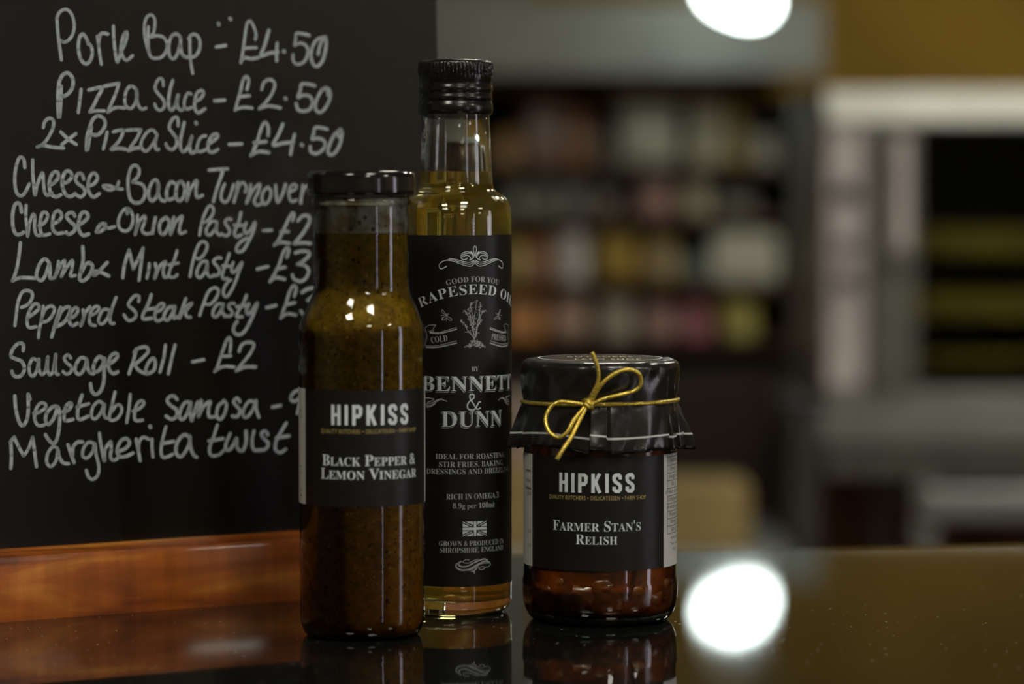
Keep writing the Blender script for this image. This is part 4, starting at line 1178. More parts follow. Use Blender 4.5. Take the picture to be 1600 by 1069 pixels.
lab = panel('front_label', RV, -28.57/27.4, 39.5/27.4, .0581, .1078, M['label'], vb)
panel('side_label', RV, -60/27.4, -28.57/27.4, .0581, .1078, M['paper'], vb)
panel('back_label', RV, 39.5/27.4, 58/27.4, .0581, .1078, M['paper'], vb)
PV = 5.5 / 27.4
RVl = RV + .00012
hipkiss(8.7, 35.4).shift(0, 93.0).wrap('brand_lettering', RVl, PV, M['print'], lab)
text('QUALITY BUTCHERS • DELICATESSEN • FARM SHOP', 1.75, 46, face='sans', track=.12).shift(0, 89.5).wrap('tagline_lettering', RVl, PV, M['gold_print'], lab)
F = text('Black Pepper &', 4.6, 44.8, small=.78); F.shift(0, 75.7)
F.join(text('Lemon Vinegar', 4.6, 46.5, small=.78), 0, 69.9); F.wrap('name_lettering', RVl, PV, M['print'], lab)
for z, wd in ((98, 1.4), (95.5, 1.0), (74, 1.4), (71, 1.1), (64, 1.2), (61.5, 1.5)):
    F = Flat(); F.bar((-33.0 - wd, z), (-33.0, z), .9); F.wrap('small_print', RVl, 0, M['ink'], vb)

# ------------------------------------------------------------------ rapeseed oil bottle
ob = thing('oil_bottle', 'tall bottle of golden rapeseed oil with a black screw cap and long black label', 'bottle', (-.0257, 1.4035, CT))
neck = [(16.8, 196.4), (16.5, 202.0), (16.0, 212), (15.4, 226), (15.2, 229), (13.5, 230), (13.4, 246)]
shoulder = arcprof(25.45, 180.5, 18.6, 191.6, 10, 'i')[:-1] + [(18.3, 192.3), (17.5, 193.4), (17.0, 194.8)]
outer = [(0.4, 1.2), (17.5, .6), (19.5, 0.0)] + arcprof(20.2, .1, 25.4, 7.0, 8, 'o') + [(25.45, 100), (25.45, 180)] + shoulder + neck
def off(pr, d): return [(max(.4, r - d), z) for r, z in pr]
incav = [(11.9, 246), (12.0, 230), (13.4, 226), (14.0, 212), (14.5, 202), (14.7, 196.4), (15.2, 194), (16.4, 191.5)] + [(r - 2.2, z - 1.6) for r, z in arcprof(25.45, 180.5, 18.6, 191.6, 10, 'i')[::-1][1:]] + [(23.2, 100), (23.2, 14)] + [(22.4, 9.5), (20.4, 7.2), (17, 6.4), (.4, 7.8)]
m = MB(); m.lathe(mm(outer + incav), 128, cap0=True, cap1=True); m.build('glass_bottle', M['glass'], ob, 50)
d = .12
liq = [(.4, 7.8 - d), (17, 6.4 - d), (20.5, 7.1), (22.5, 9.4), (23.2 + d, 14), (23.2 + d, 100)] + [(r - 2.2 + d, z - 1.6) for r, z in arcprof(25.45, 180.5, 18.6, 191.6, 10, 'i')[:-1]] + [(16.4 + d, 191.6), (15.2 + d, 194), (14.7 + d, 196.4), (14.5 + d, 201.3), (14.1, 201.2), (.4, 201.1)]
m = MB(); m.lathe(mm(liq), 128); m.build('oil', M['oil'], ob, 50)
# screw cap: ribbed crown, rolled grooves
def ribs(r, z, a):
    if z > .2455 and z < .2502: return r + .00022 * (1 if math.sin(a * 60) > 0 else -1)
    return r
cap = [(15.4, 227.6), (16.4, 227.2), (16.95, 228.0), (17.0, 231.5), (16.5, 232.4), (16.3, 233.2), (16.85, 234.0), (16.9, 235.4), (16.3, 236.3), (16.35, 237.1), (16.85, 238.0), (16.85, 239.6), (16.35, 240.4), (16.3, 241.6), (16.75, 242.6), (16.8, 244.8), (16.9, 245.6), (17.0, 246.0), (17.0, 250.0), (16.8, 250.6), (16.4, 251.4), (15.6, 251.8), (14.4, 251.9), (.4, 251.7)]
m = MB(); m.lathe(mm(cap), 240, rad=ribs); m.build('screw_cap', M['cap_matt'], ob, 40)
RO = .02552; PO = math.radians(20.663)
lab = panel('label', RO, PO - 2.55, PO + 2.55, .0140, .1726, M['label'], ob)
RL = RO + .00012; th = -.008
def put(F, z, nm, mat='print', dx=0): return F.shift(dx, z).wrap(nm, RL, PO, M[mat], lab)
put(text('GOOD FOR YOU', 2.4, 26.0, thin=th, arc=.0105), 151.7, 'slogan_lettering', 'print_dim')
put(text('RAPESEED OIL', 4.4, 52.5, thin=th, arc=.0094), 146.1, 'product_lettering', 'print')
def tilt(F, deg):
    a = math.radians(deg); F.v = [(x * math.cos(a) - z * math.sin(a), x * math.sin(a) + z * math.cos(a)) for x, z in F.v]; return F
put(tilt(text('COLD', 2.7, 8.0, thin=th), 8).shift(-16.2, 124.6), 0, 'ribbon_lettering', 'print_dim')
put(tilt(text('PRESSED', 2.7, 10.6, thin=th), -7).shift(13.6, 124.9), 0, 'ribbon_lettering', 'print_dim')
put(text('BY', 2.0, 3.6, thin=th), 111.5, 'by_lettering', 'print_dim')
def shaded(body, cap, wd, z, nm):
    text(body, cap, wd, thin=-.004).shift(-.38, z - .72).wrap('drop_shadow', RL, PO, M['print_dim'], lab, lift=.00005)
    text(body, cap, wd, thin=.004).shift(-.12, z - .30).wrap('shadow_gap', RL, PO, M['label'], lab, lift=.00011)
    text(body, cap, wd, thin=-.004).shift(0, z).wrap(nm, RL, PO, M['print'], lab, lift=.00017)
shaded('BENNETT', 6.6, 50.5, 102.6, 'maker_lettering')
shaded('DUNN', 6.9, 31, 86.5, 'maker_lettering')
for body, cp, wd, z in (('IDEAL FOR ROASTING,', 2.4, 36.4, 71.8), ('STIR FRIES, BAKING,', 2.4, 33.4, 68.3), ('DRESSINGS AND DRIZZLING', 2.4, 45.6, 65.0),
                        ('RICH IN OMEGA 3', 2.5, 26.4, 53.7), ('8.9g per 100ml', 2.3, 20.6, 49.6),
                        ('GROWN & PRODUCED IN', 2.2, 33.4, 32.6), ('SHROPSHIRE, ENGLAND', 2.2, 32.6, 29.6)):
    put(text(body, cp, wd, thin=th), z, 'small_lettering', 'print_dim')
for nm, key, mat, mir in (('flourish', 'fleur', 'print', True), ('ribbon_banner', 'banner', 'print_dim', False), ('bee_drawing', 'bee', 'print_dim', False),
                          ('plant_drawing', 'plant', 'print_dim', False), ('scroll_ornament', 'swirl', 'print_dim', False), ('side_flourish', 'swash', 'print_dim', True), ('ampersand', 'amp', 'print', False)):
    F = Flat()
    for wd, s_ in ORN[key]:
        p = pts(s_)
        F.stroke(p, wd, step=.25)
        if mir and key == 'fleur': F.stroke([(-x, z) for x, z in p], wd, step=.25)
    if mir and key != 'fleur':
        G = Flat()
        for wd, s_ in ORN[key]: G.stroke([(-x, z) for x, z in pts(s_)], wd, step=.25)
        put(G, 0, nm, mat)
    put(F, 0, nm, mat)
F = Flat(); W_, H_ = 5.75, 3.25
F.bar((0, -H_), (0, H_), 1.15); F.bar((-W_, 0), (W_, 0), 1.2)
for sx in (-1, 1):
    for sz in (-1, 1):
        a, b_ = 1.0, 1.0
        F.poly([(sx*a, sz*H_), (sx*a, sz*(b_+.75)), (sx*(W_-1.5), sz*H_)])
        F.poly([(sx*W_, sz*b_), (sx*W_, sz*(H_-.75)), (sx*(a+1.5), sz*b_)])
        F.bar((sx*(a+.5), sz*(b_+.25)), (sx*W_, sz*H_), .3)
put(F, 40.3, 'flag_print', 'print')

# ------------------------------------------------------------------ relish jar
jr = thing('relish_jar', 'squat jar of dark red relish with a tied black paper cover', 'jar', (.0396, 1.3771, CT))
outer = [(26.5, .6), (28, 0)] + arcprof(28.8, .2, 34.8, 12.5, 8, 'o') + [(34.9, 15), (34.9, 18), (34.6, 19.2), (34.3, 20), (34.25, 79), (34.6, 80.5), (34.7, 83)] + arcprof(34.6, 84, 31.2, 91, 6, 'i') + [(31.0, 97), (31.0, 114)]
m = MB(); m.lathe(mm(outer), 128, cap1=False); m.build('glass_jar', M['thin'], jr, 50)
m = MB(); m.lathe(mm([(15, 1.2), (26.5, .5), (28.6, .35), (30.3, 1.4), (31.6, 3.2), (31.2, 4.0), (28, 3.9), (12, 3.6)]), 96); m.build('glass_base', M['base_glass'], jr, 50)
inner = [(10, 4.0), (29.2, 4.2)] + arcprof(30.2, 4.6, 32.9, 12.5, 6, 'o') + [(33.0, 18), (33.2, 20), (33.4, 79), (33.6, 82)] + arcprof(33.5, 84, 30.2, 90.5, 6, 'i')
m = MB(); m.lathe(mm(inner), 128); m.build('relish', M['relish'], jr, 50)
rnd = random.Random(3)
for a, z, s_ in ((-16, 13.5, 6.5), (2, 19.5, 5.0), (30, 16, 3.6), (-48, 15, 4.0), (48, 12, 4.2), (-34, 20, 3.4), (14, 10.5, 3.2), (62, 18, 3.4)):
    m = MB(); bm = bmesh.new(); bmesh.ops.create_icosphere(bm, subdivisions=2, radius=s_ / 1000)
    a = math.radians(a); rr = .0322
    for v in bm.verts:
        k = 1 + .22 * math.sin(v.co.x * 900 + a * 7) + .18 * math.sin(v.co.z * 1100 + z)
        v.co = Vector((v.co.x * k, v.co.y * .38, v.co.z * k * .8))
    R_ = Matrix.Rotation(a, 4, 'Z')
    vs = [R_ @ v.co + Vector((rr * math.sin(a), -rr * math.cos(a), z / 1000)) for v in bm.verts]
    vs = [Vector((v.x, v.y, v.z)) * 1 if math.hypot(v.x, v.y) < .0340 else Vector((v.x * .0340 / math.hypot(v.x, v.y), v.y * .0340 / math.hypot(v.x, v.y), v.z)) for v in vs]
    m.add(vs, [tuple(v.index for v in f.verts) for f in bm.faces]); bm.free()
    m.build('relish_piece', M['piece'], jr, 60)
RR = .0344
lab = panel('front_label', RR, -37.75/34.8, 32.4/34.8, .0256, .0757, M['label'], jr)
panel('side_label', RR, -62/34.8, -37.75/34.8, .0256, .0757, M['paper'], jr)
sl_ = panel('nutrition_label', RR, 32.4/34.8, 62/34.8, .0256, .0757, M['paper'], jr)
RRl = RR + .00012; PR = -2.6 / 34.8
hipkiss(8.5, 34.4).shift(0, 60.1).wrap('brand_lettering', RRl, PR, M['print'], lab)
text('QUALITY BUTCHERS • DELICATESSEN • FARM SHOP', 1.75, 46, face='sans', track=.12).shift(0, 56.9).wrap('tagline_lettering', RRl, PR, M['gold_print'], lab)
F = text("Farmer Stan's", 4.5, 41.4, small=.8, thin=-.006).shift(0, 43.1); F.join(text('Relish', 4.4, 18.8, small=.8, thin=-.006), 0, 37.3)
F.wrap('name_lettering', RRl, PR, M['print'], lab)
F = Flat(); x0, x1 = 35.1, 60
rows = [74.4, 70.7, 67.2, 63.8, 60.4, 57.0, 53.6, 50.2, 46.9, 43.6, 40.2]
for z in rows: F.bar((x0, z), (x1, z), .26)
F.bar((x0, rows[0]), (x0, rows[-1]), .26)
F.wrap('table_lines', RRl, 0, M['ink'], sl_)
F = Flat()
for k, body in enumerate(('Nutrition', 'Energy kJ', 'Energy kcal', 'Fat (g)', 'of which saturates', 'Carbohydrate', 'of which sugars', 'Protein (g)', 'Fibre (g)', 'Salt (g)')):
    F.join(text(body, 1.75, face='sans'), 42.5, rows[k] - 2.3)
for k, body in enumerate(('Nutritional info', 'This jar contains', 'Weight')):
    F.join(text(body, 1.2, face='sans'), 44, 37.6 - 2.6 * k)
F.wrap('table_lettering', RRl, 0, M['ink'], sl_)
for body, z in (('onions,', 67.5), ('Pectin.', 63.0), ('Caramel', 59.7), ('E150', 57.0), ('CO', 40.5), ('SC', 34)):
    F = text(body, 1.5, face='sans', align=-1).shift(-38.6, z); F.wrap('small_print', RRl, 0, M['ink'], jr)

# pleated black paper over the lid
rnd = random.Random(12)
folds = [-178, -150, -128, -104, -88, -72, -9, 3, 56, 70, 84, 101, 125, 152]
depth = [rnd.uniform(.35, 1.0) for _ in folds]
for i, f_ in enumerate(folds):
    if f_ in (-88, 84): depth[i] = 1.9
    if f_ in (-72, 3): depth[i] = .55
    if f_ == -9: depth[i] = .9
def saw(deg):
    for i in range(len(folds)):
        a = folds[i]; b2 = folds[(i + 1) % len(folds)] + (360 if i == len(folds) - 1 else 0)
        x = deg if deg >= folds[0] else deg + 360
        if a <= x < b2:
            t = (x - a) / (b2 - a)
            return depth[i] * (1 - t) ** 1.5 * (1 if t > .06 else t / .06) + depth[(i+1) % len(folds)] * .22 * t
    return 0
def corner(deg):      # the sheet is square: its corners hang lower
    return max(0, math.cos(math.radians(2 * (deg - 4)))) ** 1.2
prnd = random.Random(5)
poff = [prnd.uniform(-1.6, 1.6) for _ in folds]
cr_ = [(prnd.uniform(5, 21), prnd.uniform(-7, 7), prnd.uniform(0, 6.28), prnd.uniform(.12, .42)) for _ in range(8)]
def tri(x):
    x = (x / (2 * math.pi)) % 1.0
    return 1 - 4 * abs(x - .5)
def panel_off(deg):
    for i in range(len(folds)):
        b2 = folds[i + 1] if i < len(folds) - 1 else folds[0] + 360
        x = deg if deg >= folds[0] else deg + 360
        if folds[i] <= x < b2: return poff[i]
    return 0
def crumple(a, v):
    return sum(k * tri(round(n_) * a + m_ * v + p_) for n_, m_, p_, k in cr_)
def cover_pt(deg, t):
    """t 0..1 top disc, 1..2 over the rim to the cord, 2..3 skirt"""
    a = math.radians(deg); q = saw(deg)
    if t <= 1: r = 32.0 * t; z = 117.2 + .22 * crumple(a, 0) * max(0, t - .8) / .2
    elif t <= 2:
        u = t - 1
        if u < .3:
            k = u / .3 * math.pi / 2; r = 32.0 + 3.4 * math.sin(k); z = 113.8 + 3.4 * math.cos(k)
            z += .22 * crumple(a, 0) * (1 - u / .3); r += crumple(a, 0) * .55 * (u / .3)
        else:
            k = (u - .3) / .7; r = 35.4 - .9 * k + crumple(a, k * 1.5) * .55 * (1 - k * .8) + .5 * q * math.sin(k * math.pi); z = 113.8 - (113.8 - 98.6) * k
    else:
        u = t - 2; ln = 20.5 + panel_off(deg) - 3.0 * corner(deg + 45) + 2.6 * corner(deg) * (1 if abs(deg) > 45 else .4)
        r = 34.5 + u * 1.6 + (u ** .8) * 4.0 * q + .9 * u * crumple(a, 2 + u); z = 98.6 - ln * u
        if u < .08: r -= .4 * u / .08
    return Vector((r * math.sin(a), -r * math.cos(a), z)) / 1000
NA = 540
ts = [.02, .35, .7, .9] + [1 + .3 * i / 4 for i in range(5)] + [1.3 + .7 * i / 7 for i in range(1, 8)] + [2.04, 2.1, 2.2, 2.35, 2.5, 2.65, 2.8, 2.9, 3.0]
m = MB(); vs = []; fs = []
for t_ in ts:
    for i in range(NA): vs.append(cover_pt(-180 + 360 * i / NA, t_))
for k in range(len(ts) - 1):
    for i in range(NA):
        j = (i + 1) % NA
        fs.append((k*NA + i, k*NA + j, (k+1)*NA + j, (k+1)*NA + i))
fs.append(tuple(range(NA)))
m.add(vs, fs)
cov = m.build('paper_cover', M['cover'], jr, 24)
sd = cov.modifiers.new('thickness', 'SOLIDIFY'); sd.thickness = .00012; sd.offset = -1
# printed white line near the hem, ring and words on top
m = MB(); vs = []; fs = []
for i in range(NA + 1):
    dg_ = -180 + 360 * i / NA
    zig = .0
    for t_ in (2.66 + zig, 2.70 + zig):
        p = cover_pt(min(dg_, 179.9), t_); r = math.hypot(p.x, p.y); k = (r + .00018) / r
        vs.append((p.x * k, p.y * k, p.z))
for i in range(NA): fs.append((2*i, 2*i + 1, 2*i + 3, 2*i + 2))
m.add(vs, fs); m.build('hem_line', M['line'], cov, 0)
F = Flat()
F.stroke([(27.6 * math.cos(a * math.pi / 36), 27.6 * math.sin(a * math.pi / 36)) for a in range(73)], .9, round_=False)
top = lambda x, z: (x, z, .1172 + .0005)
F.lay('printed_ring', top, M['line'], cov)
F = text('FARM SHOP', 9, 30, face='sans', track=.15).shift(3, -17); F.lay('top_lettering', top, M['gold_print'], cov)
F = text('BUTCHERS', 8.0, 30, face='sans', track=.15).shift(0, 5); F.lay('top_lettering', top, M['gold_print'], cov)
# gold cord tied in a bow
def cord(pp, nm, r=.00092, par=None, closed=False):
    m = MB(); q = spline([Vector(p) / 1000 for p in pp], .0006)
    m.tube(q, r, 10, closed=closed); return m.build(nm, M['cord'], par, 180)
ring = [(35.0 * math.sin(a * math.pi / 45), -35.0 * math.cos(a * math.pi / 45), 98.6 + .55 * math.sin(a * math.pi / 45 + .6)) for a in range(90)]
m = MB(); m.tube([Vector(p) / 1000 for p in ring], .00096, 10, closed=True)
cd = m.build('gold_cord', M['cord'], jr, 180)
cd['label'] = 'shiny gold cord tied in a bow'
cord([(-6.86,-37.0,99.3),(-4.38,-38.0,103.95),(-1.89,-38.5,110.27),(-2.53,-38.6,116.56),(-4.72,-38.4,122.18)], 'cord_end', par=cd)
cord([(-5.93,-37.3,99.0),(-1.27,-39.0,107.16),(4.35,-39.5,112.22),(10.63,-39.2,114.57),(15.69,-38.2,112.76),(16.69,-37.4,108.29),(13.85,-37.5,105.18),(6.91,-38.5,103.36),(0.0,-38.5,101.6),(-5.31,-37.5,98.8)], 'bow_loop', .00098, cd)
cord([(-6.57,-37.5,99.0),(-13.8,-38.5,100.09),(-18.81,-38.0,100.33),(-22.56,-37.6,98.18),(-24.95,-38.5,93.18),(-23.53,-40.5,87.67),(-19.48,-42.0,85.18),(-15.73,-43.0,87.27),(-12.59,-41.6,92.85),(-8.8,-39.5,97.2),(-6.57,-37.8,99.3)], 'bow_loop', .00098, cd)
cord([(-6.57,-38.4,99.3),(-10.06,-40.6,92.77),(-13.87,-44.0,85.47),(-17.65,-46.0,79.94),(-20.15,-46.5,75.87)], 'cord_end', .00105, cd)
cord([(-8.2,-36.2,100.6),(-7.0,-38.6,101.0),(-5.6,-39.6,99.6),(-4.8,-38.6,97.6),(-5.6,-36.4,97.2),(-7.4,-37.0,98.4),(-7.6,-39.4,99.6),(-6.0,-39.6,98.2),(-4.4,-37.6,99.8)], 'knot', .00105, cd)

# ------------------------------------------------------------------ the shop behind
def X(px, D): return (px - 800) / 4800 * D
def Z(py, D): return CT + .192 - (py - 300) / 4800 * D

# shelf unit under the hood
SD = 6.0
t = thing('shelf_unit', 'dark shelf unit packed with groceries at the back of the shop', 'shelf', (.20, SD, 0))
sx0, sx1 = X(640, SD) - .20, X(1288, SD) - .20
m = MB(); m.box(sx0, sx0 + .025, 0, .40, 0, 1.64); m.build('side_panel', M['darkwood'], t, 0)
m = MB(); m.box(sx1 - .025, sx1, 0, .40, 0, 1.64); m.build('side_panel', M['shelfback'], t, 0)
m = MB(); m.box(sx0 + .025, sx1 - .025, .38, .40, 0, 1.64); m.build('back_panel', M['shelfback'], t, 0)
shelf_z = [Z(255, SD), Z(335, SD), Z(440, SD), Z(528, SD)]
for z in shelf_z:
    m = MB(); m.box(sx0 + .025, sx1 - .025, .005, .38, z - .018, z); m.build('shelf_board', M['shelf'], t, 0)
m = MB(); m.box(sx0 + .025, sx1 - .025, .012, .38, .08, shelf_z[3] - .06); m.build('lower_cabinet', M['darkwood'], t, 0)
for k in range(2):
    a = sx0 + .03 + k * (sx1 - sx0 - .05) / 2; c = a + (sx1 - sx0 - .07) / 2
    m = MB(); m.cbox(a, c, -.008, .012, .12, shelf_z[3] - .08, .004); dd = m.build('door', M['darkwood'], t, 0)
    m = MB(); hx = c - .03 if k == 0 else a + .03
    m.tube([(hx, -.03, .75), (hx, -.03, .87)], .006, 8); m.build('handle', M['steel'], dd, 40)

cols = {}
def cm(c):
    k = tuple(round(x, 3) for x in c)
    if k not in cols: cols[k] = plain('packaging_%d' % len(cols), k, .5, ns=25)
    return cols[k]
WHITE = (.5, .48, .42)
def product(kind, cx, y, z, wd, ht, col, label, lidc=(.03, .03, .03)):
    dp = min(wd * .8, .09); col = tuple(min(.8, a * 1.7) for a in col)
    nm = {'jar': 'food_jar', 'tin': 'food_tin', 'carton': 'food_carton', 'packet': 'food_packet', 'tub': 'food_tub'}[kind]
    t = thing(nm, label, nm.split('_')[1], (cx, y, z), 0, 'groceries on the shelf unit')
    r = wd / 2
    if kind == 'jar':
        m = MB(); m.lathe([(r*.85, 0), (r, ht*.05), (r, ht*.68), (r*.78, ht*.8), (r*.78, ht*.84)], 24); m.build('body', cm(col), t, 40)
        m = MB(); m.lathe([(r*.84, ht*.84), (r*.86, ht*.86), (r*.86, ht*.985), (r*.8, ht)], 24); m.build('lid', cm(lidc), t, 40)
        panel('label', r * 1.005, -1.2, 1.2, ht*.18, ht*.58, cm(tuple(.5*a + .5*b for a, b in zip(col, WHITE))), t, .0005)
    elif kind == 'tin':
        m = MB(); m.lathe([(r*.96, 0), (r, ht*.02), (r*.97, ht*.05), (r*.97, ht*.95), (r, ht*.98), (r*.96, ht), (r*.9, ht*.985)], 24); m.build('body', cm(col), t, 40)
        panel('label', r * .975, -1.4, 1.4, ht*.2, ht*.75, cm(tuple(.65*a + .35*b for a, b in zip(col, WHITE))), t, .0005)
    elif kind == 'tub':
        m = MB(); m.lathe([(r*.8, 0), (r*.94, ht*.85)], 24); m.build('body', cm(col), t, 40)
        m = MB(); m.lathe([(r, ht*.85), (r, ht*.97), (r*.93, ht)], 24); m.build('lid', cm(tuple(min(1, a*1.2) for a in col)), t, 40)
    elif kind == 'carton':
        m = MB(); m.cbox(-r, r, -dp/2, dp/2, 0, ht, .002); m.build('body', cm(col), t, 30)
        m = MB(); m.box(-r*.7, r*.7, -dp/2 - .0006, -dp/2 + .001, ht*.3, ht*.72); m.build('label', cm(tuple(.55*a + .45*b for a, b in zip(col, WHITE))), t, 0)
    else:
        m = MB(); vs = []; fs = []; n = 9
        for j in range(n):
            v = j / (n - 1)
            for i in range(16):
                a = 2 * math.pi * i / 16
                th_ = dp/2 * (math.sin(math.pi * min(1, v * 1.02 + .08)) ** .6 if v < .9 else .06)
                vs.append((r * math.cos(a) * (1 if v < .85 else 1.02), max(.002, th_) * math.sin(a), ht * v))
        for j in range(n - 1):
            for i in range(16): fs.append((j*16 + i, j*16 + (i+1) % 16, (j+1)*16 + (i+1) % 16, (j+1)*16 + i))
        fs += [tuple(range(15, -1, -1)), tuple(range((n-1)*16, n*16))]
        m.add(vs, fs); m.build('bag', cm(col), t, 50)
        m = MB(); m.box(-r*.98, r*.98, -.002, .002, ht, ht + .012); m.build('seal', cm(tuple(a*.8 for a in col)), t, 0)
SHELVES = [
 ('top shelf', 0, [(772,812,198,'jar',(.36,.17,.02),'orange'),(820,884,143,'carton',(.17,.085,.06),'pinkish brown'),(886,926,172,'carton',(.24,.08,.02),'rust brown'),
    (930,956,192,'tin',(.06,.05,.04),'dark'),(960,1064,140,'packet',(.42,.41,.33),'large pale grey'),(1076,1130,146,'carton',(.40,.36,.24),'beige'),(1133,1166,152,'jar',(.38,.26,.05),'mustard yellow'),(1170,1212,206,'tin',(.27,.26,.21),'grey')]),
 ('second shelf', 1, [(786,828,282,'jar',(.10,.11,.075),'olive grey'),(832,870,286,'tin',(.12,.13,.10),'greenish grey'),(874,920,278,'tin',(.08,.08,.07),'charcoal'),(928,966,284,'jar',(.06,.035,.02),'dark brown'),
    (998,1052,278,'carton',(.22,.10,.08),'reddish brown'),(1062,1114,282,'tin',(.27,.24,.15),'beige'),(1122,1182,302,'carton',(.05,.045,.03),'near black')]),
 ('third shelf', 2, [(780,814,346,'jar',(.48,.34,.05),'yellow'),(818,862,352,'jar',(.32,.12,.03),'rust red'),(866,922,342,'tub',(.46,.44,.42),'pale grey'),(928,1000,344,'packet',(.28,.18,.03),'amber'),
    (1004,1060,348,'jar',(.24,.15,.03),'amber brown'),(1064,1106,388,'jar',(.06,.09,.08),'dark teal'),(1110,1216,346,'carton',(.38,.37,.30),'wide pale grey')]),
 ('lowest shelf', 3, [(786,850,458,'carton',(.44,.17,.02),'bright orange'),(856,922,456,'packet',(.42,.29,.23),'pale pink'),(930,998,466,'tub',(.38,.33,.27),'beige'),(1002,1056,452,'jar',(.42,.22,.20),'pink'),
    (1062,1112,466,'tin',(.38,.10,.14),'magenta pink'),(1120,1190,454,'tub',(.42,.37,.11),'olive yellow')]),
]
kindname = {'jar': 'jar', 'tin': 'tin', 'carton': 'carton', 'packet': 'packet', 'tub': 'tub'}
for sname, k, items in SHELVES:
    base = [255, 335, 440, 528][k]
    for (a, c, top_, kind, col, cname) in items:
        D = SD + .08
        room = 1 if k == 0 else shelf_z[k-1] - .018 - shelf_z[k] - .018
        product(kind, X((a + c) / 2, D), D, shelf_z[k] + .0005, (c - a) / 4800 * D * .94, min(room, (base - top_) / 4800 * D * .96), col, 'blurred %s %s on the %s of the back shelves' % (cname, kindname[kind], sname))
# grey extraction hood with the hanging lamp before it
HD = 5.80
t = thing('extraction_hood', 'grey metal extraction hood above the back shelves', 'hood', (0, HD, 0))
hz = Z(112, HD)
m = MB()
x0, x1 = -.95, X(1286, HD)
ht_ = 1.80
m.add([(x0, 0, hz), (x1, 0, hz), (x1, .18, hz), (x0, .18, hz), (x0, 0, ht_), (x1, 0, ht_), (x1, .80, ht_ + .06), (x0, .80, ht_ + .06), (x0, .80, hz + .02), (x1, .80, hz + .02)],
      [(0,3,2,1),(0,1,5,4),(4,5,6,7),(3,8,9,2),(8,7,6,9),(1,2,9,6,5),(0,4,7,8,3)])
m.build('canopy', M['hood'], t, 0)
m = MB(); m.box(x0, x1, -.012, 0, hz - .004, hz + .022); m.build('lip', M['hood'], t, 0)
m = MB(); m.box(-.62, .035, .12, .62, ht_ + .01, ZC); m.build('duct', M['hood'], t, 0)

LD = 5.37
lx, lz = X(1136, LD), Z(30, LD)
t = thing('pendant_lamp', 'glowing white pendant lamp hanging before the grey hood', 'lamp', (lx, LD, lz))
m = MB()
pr = [(.010, 0), (.034, .003), (.056, .012), (.071, .029), (.076, .048), (.071, .068), (.056, .086), (.040, .098), (.028, .106)]
m.lathe([(a * .92, c * .92) for a, c in pr], 48); sh = m.build('lamp_shade', M['opal'], t, 60); sh.rotation_euler = (0, math.radians(22), 0)
tp = Vector((.0975 * math.sin(math.radians(22)), 0, .0975 * math.cos(math.radians(22))))
m = MB(); m.lathe([(.030, 0), (.030, .03), (.012, .045)], 24); cpp = m.build('lamp_holder', M['black_plastic'], t, 40); cpp.location = tp; cpp.rotation_euler = (0, math.radians(22), 0)
m = MB(); m.tube(spline([tp + Vector((.015, 0, .04)), tp + Vector((.03, 0, .12)), tp + Vector((.035, 0, .4)), Vector((tp.x + .035, 0, ZC - lz))], .05), .004, 8); m.build('flex', M['black_plastic'], t, 60)

# oven on a stand at the right
OD = 4.75
ox0, ox1 = X(1291, OD), X(1291, OD) + .68
oz0, oz1 = Z(648, OD), Z(140, OD)
t = thing('counter_oven', 'white fronted oven with a dark glass door on a steel stand', 'oven', (ox0, OD, oz0))
Wd, Ht = ox1 - ox0, oz1 - oz0
gz0, gz1 = Z(607, OD) - oz0, Z(196, OD) - oz0
gx0 = X(1432, OD) - ox0; gx1 = Wd - .06
m = MB()   # casing with a real cavity behind the door
m.box(0, Wd, .03, .60, 0, gz0); m.box(0, Wd, .03, .60, gz1, Ht); m.box(0, gx0, .03, .60, gz0, gz1); m.box(gx1, Wd, .03, .60, gz0, gz1); m.box(gx0, gx1, .52, .60, gz0, gz1)
m.build('casing', M['grey_enamel'], t, 0)
m = MB(); a_z = gz1 + .004
m.add([(0, -.016, a_z), (Wd, -.016, a_z), (Wd, .0299, a_z), (0, .0299, a_z), (0, -.016, a_z + .008), (Wd, -.016, a_z + .008), (0, .0299, Ht), (Wd, .0299, Ht)],
      [(0,3,2,1),(0,1,5,4),(4,5,7,6),(3,6,7,2),(0,4,6,3),(1,2,7,5)])
m.build('top_rail', M['white_enamel'], t, 0)
m = MB(); m.cbox(0, Wd, -.006, .03, 0, gz0 - .004, .004); m.build('bottom_rail', M['grey_enamel'], t, 30)
cw = X(1352, OD) - ox0
m = MB(); m.cbox(0, cw, -.004, .03, gz0, gz1, .003); cp = m.build('control_panel', M['pale_panel'], t, 30)
for zz, hh in ((Z(300, OD) - oz0, .028), (Z(385, OD) - oz0, .018), (Z(440, OD) - oz0, .022)):
    m = MB(); m.cbox(.012, cw - .012, -.010, -.003, zz - hh/2, zz + hh/2, .002); m.build('control_button', M['black_plastic'], cp, 30)
m = MB(); m.cbox(cw + .004, gx0, -.014, .03, gz0, gz1, .004); st = m.build('door_stile', M['dark_enamel'], t, 30)
m = MB(); m.cbox(gx1, Wd, -.014, .03, gz0, gz1, .004); m.build('door_stile', M['grey_enamel'], t, 30)
kx = X(1400, OD) - ox0; kz = Z(384, OD) - oz0
m = MB(); m.tube([(kx, -.05, kz), (kx, -.05, gz1 - .02)], .013, 14); hd = m.build('door_handle', M['pale_panel'], t, 50)
m = MB(); m.tube([(kx, -.052, kz - .002), (kx, -.012, kz - .002)], .017, 16); m.build('handle_mount', M['steel'], t, 50)
m = MB(); m.tube([(kx, -.052, gz1 - .03), (kx, -.012, gz1 - .03)], .010, 16); m.build('handle_mount', M['steel'], t, 50)
m = MB(); m.box(gx0, gx1, .004, .010, gz0, gz1); m.build('door_glass', M['ovenglass'], t, 0)
